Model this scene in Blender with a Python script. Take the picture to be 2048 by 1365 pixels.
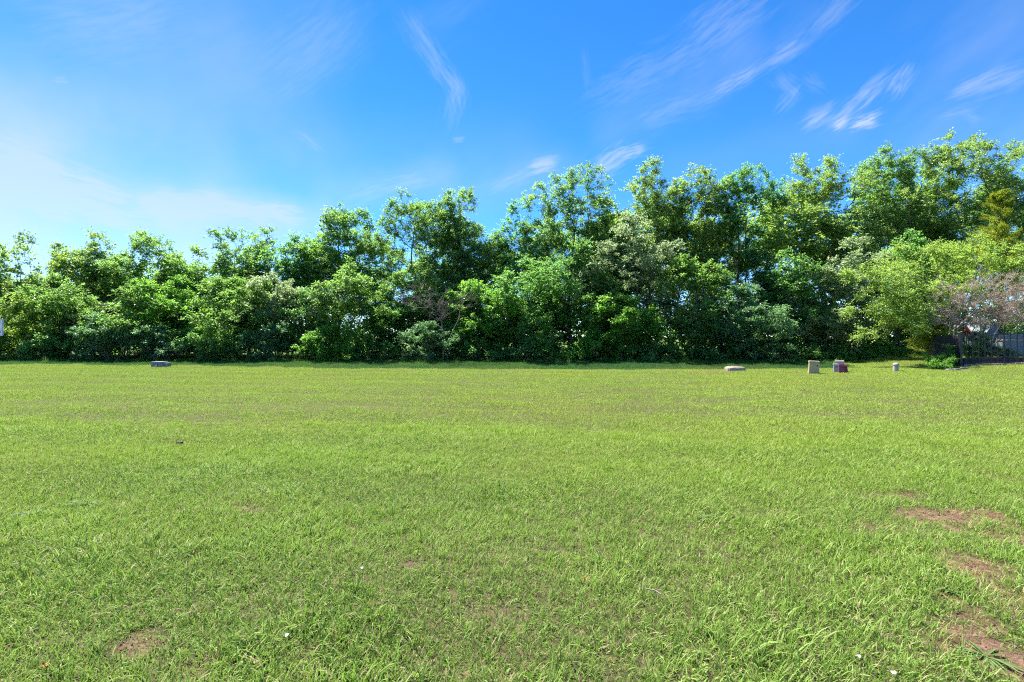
import bpy, math, random
import numpy as np
from mathutils import Vector, noise as mnoise

# ------------------------------------------------------------------ start
for o in list(bpy.data.objects):
    bpy.data.objects.remove(o)
SC = bpy.context.scene
COL = SC.collection
R = math.radians
rng = np.random.default_rng(7)
random.seed(7)

# ------------------------------------------------------------------ camera
CAM_H = 1.6
FPX = 1000.0                      # focal length in pixels of the 2048 px wide frame
HOR = 675.0                       # horizon row
cam_d = bpy.data.cameras.new('camera')
cam = bpy.data.objects.new('camera', cam_d)
COL.objects.link(cam)
cam_d.sensor_width = 36.0
cam_d.lens = 36.0 * FPX / 2048.0
cam_d.shift_y = -(682.5 - HOR) / 2048.0
cam_d.clip_start = 0.1
cam_d.clip_end = 6000.0
cam.location = (0, 0, CAM_H)
cam.rotation_euler = (R(90), 0, 0)
SC.camera = cam

# ------------------------------------------------------------------ sun and exposure
SUN_EL, SUN_AZ = 60.0, -45.0      # azimuth from +Y towards +X
sd = Vector((math.sin(R(SUN_AZ)) * math.cos(R(SUN_EL)), math.cos(R(SUN_AZ)) * math.cos(R(SUN_EL)), math.sin(R(SUN_EL))))
sun_d = bpy.data.lights.new('sun', 'SUN')
sun_d.energy = 5.0
sun_d.angle = R(0.53)
sun_d.color = (1.0, 0.955, 0.87)
sun = bpy.data.objects.new('sun', sun_d)
COL.objects.link(sun)
sun.rotation_euler = sd.to_track_quat('Z', 'Y').to_euler()
sun.location = (0, 0, 60)
SC.view_settings.view_transform = 'Standard'
SC.view_settings.look = 'None'
SC.view_settings.gamma = 1.0
SC.view_settings.exposure = 1.66
SC.view_settings.use_curve_mapping = False
cy = SC.cycles
cy.max_bounces = 7
cy.diffuse_bounces = 4
cy.adaptive_threshold = 0.02
cy.glossy_bounces = 2
cy.transmission_bounces = 4
cy.transparent_max_bounces = 4
cy.use_denoising = False
cy.sample_clamp_indirect = 6.0
cy.pixel_filter_type = 'BLACKMAN_HARRIS'
cy.filter_width = 1.15

# ------------------------------------------------------------------ node expression helper
class NT:
    def __init__(self, tree):
        self.t = tree
    def new(self, kind, **props):
        n = self.t.nodes.new(kind)
        for k, v in props.items():
            setattr(n, k, v)
        return n
    def put(self, sock, v):
        if isinstance(v, bpy.types.NodeSocket):
            self.t.links.new(v, sock)
        elif v is not None:
            sock.default_value = v
    def m(self, op, a, b=None, c=None, clamp=False):
        n = self.new('ShaderNodeMath', operation=op, use_clamp=clamp)
        self.put(n.inputs[0], a)
        if b is not None: self.put(n.inputs[1], b)
        if c is not None: self.put(n.inputs[2], c)
        return n.outputs[0]
    def v(self, op, a, b=None, out=0, scale=None):
        n = self.new('ShaderNodeVectorMath', operation=op)
        self.put(n.inputs[0], a)
        if b is not None: self.put(n.inputs[1], b)
        if scale is not None: self.put(n.inputs['Scale'], scale)
        return n.outputs[out]
    def xyz(self, x, y, z=0.0):
        n = self.new('ShaderNodeCombineXYZ')
        for i, q in enumerate((x, y, z)): self.put(n.inputs[i], q)
        return n.outputs[0]
    def noise(self, vec, scale, detail=3.0, rough=0.55, dist=0.0, color=False):
        n = self.new('ShaderNodeTexNoise')
        if vec is not None: self.put(n.inputs['Vector'], vec)
        n.inputs['Scale'].default_value = scale
        n.inputs['Detail'].default_value = detail
        n.inputs['Roughness'].default_value = rough
        n.inputs['Distortion'].default_value = dist
        return n.outputs[1 if color else 0]
    def smooth(self, x, lo, hi, a=0.0, b=1.0):
        n = self.new('ShaderNodeMapRange', interpolation_type='SMOOTHSTEP')
        self.put(n.inputs[0], x)
        for i, q in zip((1, 2, 3, 4), (lo, hi, a, b)): self.put(n.inputs[i], q)
        return n.outputs[0]
    def mix(self, f, a, b, blend='MIX'):
        n = self.new('ShaderNodeMix', data_type='RGBA', blend_type=blend)
        self.put(n.inputs[0], f); self.put(n.inputs[6], a); self.put(n.inputs[7], b)
        return n.outputs[2]
    def ramp(self, f, stops):
        n = self.new('ShaderNodeValToRGB')
        e = n.color_ramp.elements
        while len(e) < len(stops): e.new(0.5)
        for q, (p, c) in zip(e, stops):
            q.position = p
            q.color = (c[0], c[1], c[2], 1.0)
        self.put(n.inputs[0], f)
        return n.outputs[0]

# ------------------------------------------------------------------ sky
world = bpy.data.worlds.new('World')
SC.world = world
world.use_nodes = True
world.cycles.sampling_method = 'NONE'
wt = world.node_tree
wt.nodes.clear()
W = NT(wt)
sky = W.new('ShaderNodeTexSky')
sky.sky_type = 'NISHITA'
sky.sun_disc = False
sky.sun_elevation = R(SUN_EL)
sky.sun_rotation = R(SUN_AZ)
sky.altitude = 0.0
sky.air_density = 0.6
sky.dust_density = 0.0
sky.ozone_density = 3.0
hs = W.new('ShaderNodeHueSaturation')
hs.inputs['Saturation'].default_value = 1.3
hs.inputs['Value'].default_value = 1.0
hs.inputs['Hue'].default_value = 0.502
wt.links.new(sky.outputs[0], hs.inputs['Color'])
skycol = hs.outputs[0]
geo = W.new('ShaderNodeTexCoord')
dirv = W.v('NORMALIZE', geo.outputs['Generated'])
sx = W.new('ShaderNodeSeparateXYZ')
wt.links.new(dirv, sx.inputs[0])
az = W.m('ARCTAN2', sx.outputs[0], sx.outputs[1])
el = W.m('ARCSINE', sx.outputs[2])
ae = W.xyz(az, el)
# wisp warp: two octaves of noise bend the streaks
w1 = W.v('SUBTRACT', W.noise(ae, 5.0, 2.0, 0.5, color=True), (0.5, 0.5, 0.5))
w2 = W.v('SUBTRACT', W.noise(ae, 26.0, 3.0, 0.6, color=True), (0.5, 0.5, 0.5))
aw = W.v('ADD', ae, W.v('ADD', W.v('SCALE', w1, scale=0.035), W.v('SCALE', w2, scale=0.008)))

def sky_ae(px, py):
    u, v = (px - 1024.0) / FPX, (HOR - py) / FPX
    return (math.atan2(u, 1.0), math.atan2(v, math.hypot(u, 1.0)))

# fibrous texture, stretched along the wind (lower left to upper right)
rotm = W.new('ShaderNodeMapping')
rotm.inputs['Rotation'].default_value = (0, 0, R(-32))
rotm.inputs['Scale'].default_value = (1.0, 1.0, 1.0)
wt.links.new(aw, rotm.inputs[0])
st = W.v('MULTIPLY', rotm.outputs[0], (4.0, 26.0, 1.0))
soft = W.smooth(W.noise(aw, 4.0, 4.0, 0.55), 0.3, 0.75, 0.45, 1.15)

def seg(p0, p1, w, op, tex):
    a = sky_ae(*p0); b = sky_ae(*p1)
    d = (b[0] - a[0], b[1] - a[1]); ln = math.hypot(*d) + 1e-9
    rel = W.v('SUBTRACT', aw, (a[0], a[1], 0))
    al = W.v('DOT_PRODUCT', rel, (d[0] / ln, d[1] / ln, 0), out=1)
    if tex is not None:
        t = W.m('MINIMUM', W.m('MAXIMUM', al, 0.0), ln)
        q = W.v('SUBTRACT', rel, W.v('SCALE', (d[0] / ln, d[1] / ln, 0), scale=t))
        return W.m('MULTIPLY', W.smooth(W.v('LENGTH', q, out=1), 0.0, w / FPX, op, 0.0), tex)
    # fibres drawn out along the streak, eroding its edge and its ends
    ac = W.v('DOT_PRODUCT', rel, (-d[1] / ln, d[0] / ln, 0), out=1)
    ww = 1.9 * w / FPX
    across = W.smooth(W.m('ABSOLUTE', ac), 0.0, ww, 1.0, 0.0)
    over = W.m('ABSOLUTE', W.m('SUBTRACT', al, ln / 2))
    along = W.smooth(over, ln * 0.15, ln * 0.62 + ww, 1.0, 0.0)
    g_ = W.m('MULTIPLY', across, along)
    fb = W.noise(W.xyz(W.m('MULTIPLY', al, 22.0 if ww > .03 else 34.0), W.m('MULTIPLY', ac, 150.0 if ww > .03 else 260.0), p0[0] * .37), 1.0, 3.0, 0.6)
    e = W.m('ADD', g_, W.m('MULTIPLY', W.m('SUBTRACT', fb, 0.55), 2.6))
    return W.m('MULTIPLY', W.m('MULTIPLY', W.smooth(e, 0.10, 1.3), g_), op * 0.85)

SEGS_SOFT = [((230, 90), (470, 70), 230, .20), ((-140, 330), (330, 400), 190, .52), ((-250, 200), (60, 330), 190, .28),
             ((-100, 505), (520, 478), 120, .48), ((330, 410), (640, 440), 50, .46), ((660, 395), (880, 350), 55, .20),
             ((500, 150), (650, 60), 120, .10), ((880, 430), (1120, 330), 60, .14), ((1230, 250), (1470, 105), 70, .16),
             ((1850, 330), (2150, 240), 90, .10), ((-300, 420), (-60, 400), 200, .25), ((1350, 330), (1700, 260), 60, .08), ((120, 380), (420, 420), 60, .16), ((620, 300), (1020, 330), 120, .12), ((300, 250), (640, 330), 130, .14)]
SEGS_FIB = [((-40, 318), (230, 392), 42, .42), ((40, 402), (330, 446), 24, .36), ((250, 388), (500, 418), 26, .36), ((560, 150), (700, 40), 60, .14), ((100, 60), (330, 10), 60, .14), ((690, 400), (860, 352), 26, .26),
            ((458, 424), (610, 433), 22, .55), ((352, 421), (410, 423), 12, .35), ((815, 30), (855, 95), 26, .15), ((840, 65), (890, 150), 24, .20),
            ((870, 110), (912, 190), 22, .24), ((905, 165), (914, 215), 22, .2), ((914, 190), (896, 245), 24, .16), ((600, 270), (642, 302), 13, .20),
            ((1520, -10), (1380, 85), 44, .26), ((1380, 85), (1180, 195), 40, .20), ((1715, -10), (1620, 80), 22, .26),
            ((1620, 80), (1525, 132), 17, .40), ((1525, 132), (1420, 186), 15, .40), ((1420, 186), (1270, 245), 26, .20),
            ((1778, 160), (1715, 210), 17, .55), ((1715, 210), (1655, 252), 13, .40), ((1818, 146), (1792, 188), 15, .55),
            ((1612, 250), (1652, 226), 17, .55), ((1704, 254), (1752, 240), 13, 1.2), ((1668, 256), (1690, 243), 10, .95),
            ((1555, 152), (1590, 182), 15, .22), ((1590, 182), (1566, 216), 14, .28), ((1612, 158), (1640, 182), 12, .16),
            ((1905, 200), (2080, 128), 18, .36), ((1895, 190), (2010, 135), 8, .30), ((1880, 242), (1945, 222), 10, .18),
            ((1192, 340), (1236, 312), 26, .70), ((1236, 312), (1286, 294), 14, .70), ((1072, 336), (1102, 326), 18, .70),
            ((975, 378), (1072, 338), 18, .24), ((1165, 90), (1175, 190), 9, .12), ((905, 279), (925, 277), 6, .35),
            ((1935, 240), (1955, 246), 8, .2), ((105, 155), (128, 155), 6, .25)]
cov = None
for s_ in SEGS_SOFT:
    g = seg(*s_, soft)
    cov = g if cov is None else W.m('ADD', cov, g)
for s_ in SEGS_FIB:
    cov = W.m('ADD', cov, seg(*s_, None))
# faint cirrus over the whole dome
gen = W.m('MULTIPLY', W.smooth(W.noise(W.v('MULTIPLY', rotm.outputs[0], (1.0, 3.2, 1.0)), 1.6, 5.0, 0.6), 0.5, 0.85), 0.22)
cov = W.m('ADD', cov, gen)
cov = W.m('MINIMUM', cov, 0.85)
# clouds are lit by the same sky: white, scaled by the sky's own brightness near the horizon
cloud = W.mix(0.75, W.v('SCALE', skycol, scale=1.0), (2.5, 2.68, 2.85, 1.0))
final = W.mix(cov, skycol, cloud)
bg = W.new('ShaderNodeBackground')
bg.inputs['Strength'].default_value = 0.104
wt.links.new(final, bg.inputs[0])
wo = W.new('ShaderNodeOutputWorld')
wt.links.new(bg.outputs[0], wo.inputs[0])

# ------------------------------------------------------------------ placing helpers
def at(px, py, Y):
    """a point of the place at depth Y seen at that row and column"""
    return np.array(((px - 1024.0) / FPX * Y, Y, CAM_H + (HOR - py) / FPX * Y))

def sstep(a, b, x):
    t = np.clip((x - a) / (b - a), 0, 1)
    return t * t * (3 - 2 * t)

def ground_h(x, y):
    x = np.asarray(x, float); y = np.asarray(y, float)
    rise = 0.085 * np.maximum(0, x - 21.3) * sstep(12, 23, y) * (1 - sstep(30, 44, x))
    bump = 0.014 * np.sin(x * 1.7 + 0.6 * np.sin(y * 1.1)) * np.sin(y * 1.3 + 1.0) + 0.03 * np.sin(x * 0.31 + 1.3) * np.sin(y * 0.37)
    # a shallow swale along the far edge of the mown lawn
    sw = -0.15 * np.exp(-((y - 27.3 + 0.4 * np.sin(x * .21)) / 1.9) ** 2) * sstep(-26, -8, x) * (1 - sstep(15, 20, x)) + 0.06 * sstep(29, 32.5, y)
    return rise + sw + bump * sstep(1.0, 4.0, y)

def gpt(px, py):
    """ground point seen at a pixel (ground taken as level, then dropped on the relief)"""
    Y = CAM_H * FPX / (py - HOR)
    x = (px - 1024.0) / FPX * Y
    return x, Y

# ------------------------------------------------------------------ object helpers
def link(o, parent=None):
    COL.objects.link(o)
    if parent is not None: o.parent = parent
    return o

def thing(name, label, cat, loc=(0, 0, 0), rz=0.0, group=None):
    o = bpy.data.objects.new(name, None)
    o.empty_display_size = 0.2
    link(o)
    o.location = loc; o.rotation_euler = (0, 0, rz)
    tag(o, label, cat, group)
    return o

def tag(o, label, cat=None, group=None, kind=None):
    o['label'] = label
    if cat: o['category'] = cat
    if group: o['group'] = group
    if kind: o['kind'] = kind
    return o

def mesh_np(name, V, tris=None, quads=None, attrs=None, smooth=False):
    me = bpy.data.meshes.new(name)
    V = np.ascontiguousarray(V, np.float32)
    me.vertices.add(len(V)); me.vertices.foreach_set('co', V.ravel())
    idx, tot = [], []
    if tris is not None and len(tris):
        idx.append(np.asarray(tris, np.int32).ravel()); tot.append(np.full(len(tris), 3, np.int32))
    if quads is not None and len(quads):
        idx.append(np.asarray(quads, np.int32).ravel()); tot.append(np.full(len(quads), 4, np.int32))
    idx = np.concatenate(idx); tot = np.concatenate(tot)
    me.loops.add(len(idx)); me.loops.foreach_set('vertex_index', idx)
    me.polygons.add(len(tot))
    me.polygons.foreach_set('loop_start', np.concatenate(([0], np.cumsum(tot)[:-1])).astype(np.int32))
    me.polygons.foreach_set('loop_total', tot)
    me.polygons.foreach_set('use_smooth', np.full(len(tot), smooth, bool))
    for k, v in (attrs or {}).items():
        a = me.attributes.new(k, 'FLOAT', 'POINT')
        a.data.foreach_set('value', np.ascontiguousarray(v, np.float32))
    me.update(calc_edges=True)
    return me

def mobj(name, me, mat, parent=None):
    o = bpy.data.objects.new(name, me)
    if mat is not None and not me.materials: me.materials.append(mat)
    return link(o, parent)

class MB:
    """collects boxes, prisms and tubes into one mesh"""
    def __init__(s): s.v = []; s.f = []
    def add(s, V, F):
        b = len(s.v); s.v += [tuple(map(float, p)) for p in V]; s.f += [tuple(i + b for i in f) for f in F]; return s
    def box(s, x0, x1, y0, y1, z0, z1, taper=0.0):
        t = taper
        return s.add([(x0, y0, z0), (x1, y0, z0), (x1, y1, z0), (x0, y1, z0), (x0 + t, y0 + t, z1), (x1 - t, y0 + t, z1), (x1 - t, y1 - t, z1), (x0 + t, y1 - t, z1)],
                     [(3, 2, 1, 0), (4, 5, 6, 7), (0, 1, 5, 4), (1, 2, 6, 5), (2, 3, 7, 6), (3, 0, 4, 7)])
    def prism(s, poly, z0, z1):
        n = len(poly)
        V = [(x, y, z0) for x, y in poly] + [(x, y, z1) for x, y in poly]
        return s.add(V, [tuple(range(n - 1, -1, -1)), tuple(range(n, 2 * n))] + [(i, (i + 1) % n, n + (i + 1) % n, n + i) for i in range(n)])
    def lathe(s, prof, n=16, c=(0, 0)):
        V = [(c[0] + r * math.cos(2 * math.pi * k / n), c[1] + r * math.sin(2 * math.pi * k / n), z) for r, z in prof for k in range(n)]
        F = [(j * n + k, j * n + (k + 1) % n, (j + 1) * n + (k + 1) % n, (j + 1) * n + k) for j in range(len(prof) - 1) for k in range(n)]
        F += [tuple(range(n - 1, -1, -1)), tuple(range((len(prof) - 1) * n, len(prof) * n))]
        return s.add(V, F)
    def bar(s, a, b, w, h=None):
        a, b = np.array(a, float), np.array(b, float); h = h or w
        d = b - a; d /= np.linalg.norm(d)
        up = np.array((0, 0, 1.0)) if abs(d[2]) < 0.95 else np.array((0, 1.0, 0))
        x = np.cross(d, up); x /= np.linalg.norm(x); y = np.cross(x, d)
        c = [(-1, -1), (1, -1), (1, 1), (-1, 1)]
        V = [p + x * i * w / 2 + y * j * h / 2 for p in (a, b) for i, j in c]
        return s.add(V, [(0, 3, 2, 1), (4, 5, 6, 7), (0, 1, 5, 4), (1, 2, 6, 5), (2, 3, 7, 6), (3, 0, 4, 7)])
    def build(s, name, mat, parent=None, bevel=0.0, smooth=False):
        me = bpy.data.meshes.new(name)
        me.from_pydata(s.v, [], s.f)
        import bmesh
        bm = bmesh.new(); bm.from_mesh(me)
        bmesh.ops.recalc_face_normals(bm, faces=bm.faces)
        if bevel: bmesh.ops.bevel(bm, geom=[e for e in bm.edges if e.calc_face_angle(0) > 0.5], offset=bevel, segments=2, affect='EDGES', profile=0.6)
        for f in bm.faces: f.smooth = smooth
        bm.to_mesh(me); bm.free()
        return mobj(name, me, mat, parent)

# ------------------------------------------------------------------ materials
def new_mat(name):
    m = bpy.data.materials.new(name); m.use_nodes = True
    t = m.node_tree; t.nodes.clear()
    return m, NT(t)

def out(n, sh):
    o = n.new('ShaderNodeOutputMaterial'); n.t.links.new(sh, o.inputs[0])

def princ(n, col, rough=0.6, spec=0.5, normal=None, metal=0.0):
    p = n.new('ShaderNodeBsdfPrincipled')
    n.put(p.inputs['Base Color'], col)
    n.put(p.inputs['Roughness'], rough); p.inputs['Specular IOR Level'].default_value = spec
    p.inputs['Metallic'].default_value = metal
    if normal is not None: n.put(p.inputs['Normal'], normal)
    return p.outputs[0]

def bump(n, h, strength=0.3, dist=0.02):
    b = n.new('ShaderNodeBump'); b.inputs['Strength'].default_value = strength; b.inputs['Distance'].default_value = dist
    n.put(b.inputs['Height'], h); return b.outputs[0]

def leaf_mat(name, dark, mid, light, transl, tf=0.34, rough=0.42, spec=0.5, dead=None, dead_f=0.0):
    m, n = new_mat(name)
    a = n.new('ShaderNodeAttribute', attribute_name='rnd').outputs['Fac']
    c = n.new('ShaderNodeAttribute', attribute_name='clump').outputs['Fac']
    f = n.m('ADD', n.m('MULTIPLY', a, 0.5), n.m('MULTIPLY', c, 0.5))
    col = n.ramp(f, [(0.12, dark), (0.5, mid), (0.9, light)])
    if dead: col = n.mix(n.m('GREATER_THAN', a, 1.0 - dead_f), col, (*dead, 1))
    tcol = n.mix(0.75, col, (*transl, 1))
    b = princ(n, col, rough, spec)
    tr = n.new('ShaderNodeBsdfTranslucent'); n.put(tr.inputs[0], tcol)
    mx = n.new('ShaderNodeMixShader'); mx.inputs[0].default_value = tf
    n.t.links.new(b, mx.inputs[1]); n.t.links.new(tr.outputs[0], mx.inputs[2])
    out(n, mx.outputs[0]); return m

def noise_mat(name, stops, scale=6.0, rough=0.8, spec=0.3, bmp=0.3, bscale=40.0, stain=None, metal=0.0, bdist=0.01):
    m, n = new_mat(name)
    tc = n.new('ShaderNodeTexCoord').outputs['Object']
    f = n.noise(tc, scale, 5.0, 0.6)
    col = n.ramp(f, stops)
    if stain:
        col = n.mix(n.smooth(n.noise(tc, scale * 0.35, 4.0, 0.65), 0.52, 0.68, 0, 0.75), col, (*stain, 1))
    nr = bump(n, n.noise(tc, bscale, 4.0, 0.6), bmp, bdist)
    out(n, princ(n, col, rough, spec, nr, metal)); return m

M = {}
M['bark'] = noise_mat('bark', [(0.3, (0.10, 0.085, 0.07)), (0.7, (0.24, 0.205, 0.175))], 9.0, 0.9, 0.2, 0.6, 30.0)
M['bark_dark'] = noise_mat('bark_dark', [(0.3, (0.055, 0.045, 0.04)), (0.7, (0.15, 0.125, 0.105))], 9.0, 0.9, 0.2, 0.6, 30.0)
M['bark_pale'] = noise_mat('bark_pale', [(0.3, (0.30, 0.225, 0.19)), (0.7, (0.50, 0.40, 0.34))], 7.0, 0.75, 0.3, 0.4, 30.0)
M['leaf_elm'] = leaf_mat('leaf_elm', (0.06, 0.13, 0.026), (0.105, 0.2, 0.04), (0.18, 0.285, 0.07), (0.36, 0.64, 0.12), tf=0.58, rough=0.36)
M['leaf_yellow'] = leaf_mat('leaf_yellow', (0.08, 0.15, 0.026), (0.14, 0.23, 0.042), (0.22, 0.315, 0.075), (0.42, 0.64, 0.11), tf=0.58, rough=0.36)
M['leaf_deep'] = leaf_mat('leaf_deep', (0.048, 0.12, 0.03), (0.085, 0.185, 0.046), (0.14, 0.25, 0.07), (0.32, 0.66, 0.13), tf=0.58, rough=0.36)
M['leaf_blue'] = leaf_mat('leaf_blue', (0.05, 0.115, 0.05), (0.088, 0.17, 0.075), (0.15, 0.24, 0.115), (0.3, 0.58, 0.2), tf=0.55, rough=0.36)
M['leaf_silver'] = leaf_mat('leaf_silver', (0.11, 0.18, 0.07), (0.19, 0.265, 0.12), (0.34, 0.4, 0.23), (0.48, 0.64, 0.28), tf=0.55, rough=0.36)
M['leaf_privet'] = leaf_mat('leaf_privet', (0.055, 0.145, 0.02), (0.09, 0.21, 0.03), (0.15, 0.27, 0.05), (0.34, 0.7, 0.08), tf=0.6, rough=0.36)
M['leaf_fresh'] = leaf_mat('leaf_fresh', (0.09, 0.17, 0.026), (0.15, 0.25, 0.038), (0.23, 0.335, 0.065), (0.48, 0.70, 0.12), tf=0.6)
M['leaf_cedar'] = leaf_mat('leaf_cedar', (0.09, 0.15, 0.015), (0.15, 0.215, 0.02), (0.22, 0.27, 0.03), (0.45, 0.55, 0.04), tf=0.4, rough=0.6, spec=0.2)
M['leaf_bud'] = leaf_mat('leaf_bud', (0.20, 0.16, 0.04), (0.28, 0.22, 0.06), (0.34, 0.19, 0.06), (0.40, 0.28, 0.05), tf=0.4)
M['leaf_white'] = leaf_mat('leaf_white', (0.05, 0.12, 0.03), (0.13, 0.20, 0.08), (0.36, 0.40, 0.25), (0.2, 0.3, 0.06), tf=0.25)
M['flower_orange'] = leaf_mat('flower_orange', (0.5, 0.07, 0.03), (0.62, 0.10, 0.04), (0.7, 0.2, 0.05), (0.7, 0.15, 0.05))

# ------------------------------------------------------------------ leaf and branch meshes
def unit(a):
    return a / np.maximum(np.linalg.norm(a, axis=-1, keepdims=True), 1e-9)

def leaf_arrays(P, ax, nm, L, Wd, rnd, clump, fold=0.22):
    n = len(P)
    ax = unit(ax); sd_ = unit(np.cross(ax, nm)); nm = np.cross(sd_, ax)
    L = L[:, None]; Wd = Wd[:, None]
    mid = P + ax * L * 0.45
    V = np.stack((P, mid + sd_ * Wd * 0.5 + nm * Wd * fold, P + ax * L - nm * L * 0.06, mid - sd_ * Wd * 0.5 + nm * Wd * fold), 1).reshape(-1, 3)
    b = (np.arange(n) * 4)[:, None]
    T = np.concatenate((b + np.array([[0, 1, 2]]), b + np.array([[0, 2, 3]])), 1).reshape(-1, 3)
    return V, T, np.repeat(rnd, 4), np.repeat(clump, 4)

def tube_arrays(A, B, ra, rb, k):
    d = unit(B - A)
    up = np.where(np.abs(d[:, 2:3]) < 0.9, np.array([[0, 0, 1.0]]), np.array([[0, 1.0, 0]]))
    x = unit(np.cross(d, up)); y = np.cross(d, x)
    an = np.arange(k) * 2 * math.pi / k
    ring = x[:, None, :] * np.cos(an)[None, :, None] + y[:, None, :] * np.sin(an)[None, :, None]
    ex = d * np.minimum(ra, rb)[:, None] * 0.4
    V = np.concatenate(((A - ex)[:, None] + ring * ra[:, None, None], (B + ex)[:, None] + ring * rb[:, None, None]), 1)
    n = len(A); b = (np.arange(n) * 2 * k)[:, None, None]
    i = np.arange(k); j = (i + 1) % k
    Q = np.stack((i, j, j + k, i + k), 1)[None] + b
    return V.reshape(-1, 3), Q.reshape(-1, 4)

def tubes_obj(name, A, B, ra, rb, mat, parent, thick=0.035):
    Vs, Qs, off = [], [], 0
    for sel, k in ((ra >= thick, 7), (ra < thick, 3)):
        if sel.sum() == 0: continue
        V, Q = tube_arrays(A[sel], B[sel], ra[sel], rb[sel], k)
        Vs.append(V); Qs.append(Q + off); off += len(V)
    return mobj(name, mesh_np(name, np.concatenate(Vs), quads=np.concatenate(Qs), smooth=True), mat, parent)

def lobe_points(lobes, n, seed, gap=0.0, shell=0.3, csize=0.62, per=9, flat=0.55):
    """twig ends gathered in flattened leafy clumps spread through bumpy ellipsoids; noise opens gaps"""
    g = np.random.default_rng(seed)
    vol = np.array([l[3] * l[4] * l[5] for l in lobes]) ** 0.75
    nc = max(4, n // per)
    cnt = np.maximum(1, np.round(nc * vol / vol.sum())).astype(int)
    cen = []; dm2 = (csize * 1.05) ** 2
    for l, c in zip(lobes, cnt):
        k = 0; tries = 0
        while k < c and tries < c * 25:
            tries += 1
            d = unit(g.normal(size=3)); rr = g.random() ** shell
            bumpy = 1.0 + 0.40 * mnoise.noise(Vector(d * 1.9) + Vector((seed * 3.1, l[0], l[2])))
            p = np.array(l[:3]) + d * rr * bumpy * (np.array(l[3:6]) - csize * 0.35)
            if p[2] < 0.2: continue
            if gap > 0 and mnoise.noise(Vector(p * 0.55) + Vector((seed, 0, 7.7))) < gap - 0.45: continue
            if cen and tries < c * 18 and ((np.array(cen) - p) ** 2).sum(1).min() < dm2: continue
            cen.append(p); k += 1
    outp = []
    for p in cen:
        m = max(3, int(per * g.uniform(0.6, 1.4))); sz = csize * g.uniform(0.7, 1.25)
        d = unit(g.normal(size=(m, 3))) * (g.random(m) ** 0.4)[:, None]
        q = p + d * sz * np.array((1.0, 1.0, flat)) - np.array((0, 0, 0.22)) * ((d[:, :2] ** 2).sum(1) * sz)[:, None]
        outp.append(q)
    outp = np.concatenate(outp)
    return outp[outp[:, 2] > 0.1]

def skeleton(stems, pts, seed, alpha=0.3, up_pen=0.7):
    g = np.random.default_rng(seed + 99)
    cap = len(pts) * 6 + 400
    X = np.zeros((cap, 3)); par = np.full(cap, -1, int); pl = np.zeros(cap); n = 0
    for s in stems:
        prev = -1
        s = np.array(s, float)
        for i in range(len(s)):
            if i == 0:
                X[n] = s[0]; par[n] = -1; prev = n; n += 1; continue
            m = max(1, int(np.linalg.norm(s[i] - s[i - 1]) / 0.45))
            for q in range(1, m + 1):
                X[n] = s[i - 1] + (s[i] - s[i - 1]) * q / m + g.normal(size=3) * 0.025
                par[n] = prev; pl[n] = pl[prev] + np.linalg.norm(X[n] - X[prev]); prev = n; n += 1
    n0 = n
    dmin = np.array([np.min(np.linalg.norm(X[:n0] - p, axis=1)) for p in pts])
    tips = []
    for i in np.argsort(dmin):
        p = pts[i]
        dv = X[:n] - p
        dist = np.sqrt((dv * dv).sum(1))
        cost = dist + alpha * pl[:n] + up_pen * np.maximum(0, dv[:, 2] + 0.1)
        j = int(np.argmin(cost))
        a = X[j]; L = dist[j]
        m = max(1, int(L / 0.5))
        prev = j
        for q in range(1, m + 1):
            t = q / m
            if n >= cap - 2: break
            X[n] = a + (p - a) * t + np.array((0, 0, 0.10 * L * math.sin(math.pi * t))) + (g.normal(size=3) * 0.05 if q < m else 0)
            par[n] = prev; pl[n] = pl[prev] + L / m; prev = n; n += 1
        tips.append(prev)
    X, par = X[:n], par[:n]
    acc = np.zeros(n); haschild = np.zeros(n, bool)
    r = np.zeros(n)
    for k in range(n - 1, -1, -1):
        r[k] = max(acc[k], 0.0065 ** 2.2) ** (1 / 2.2)
        if par[k] >= 0: acc[par[k]] += r[k] ** 2.2
    return X, par, r, np.array(tips), n0

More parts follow.
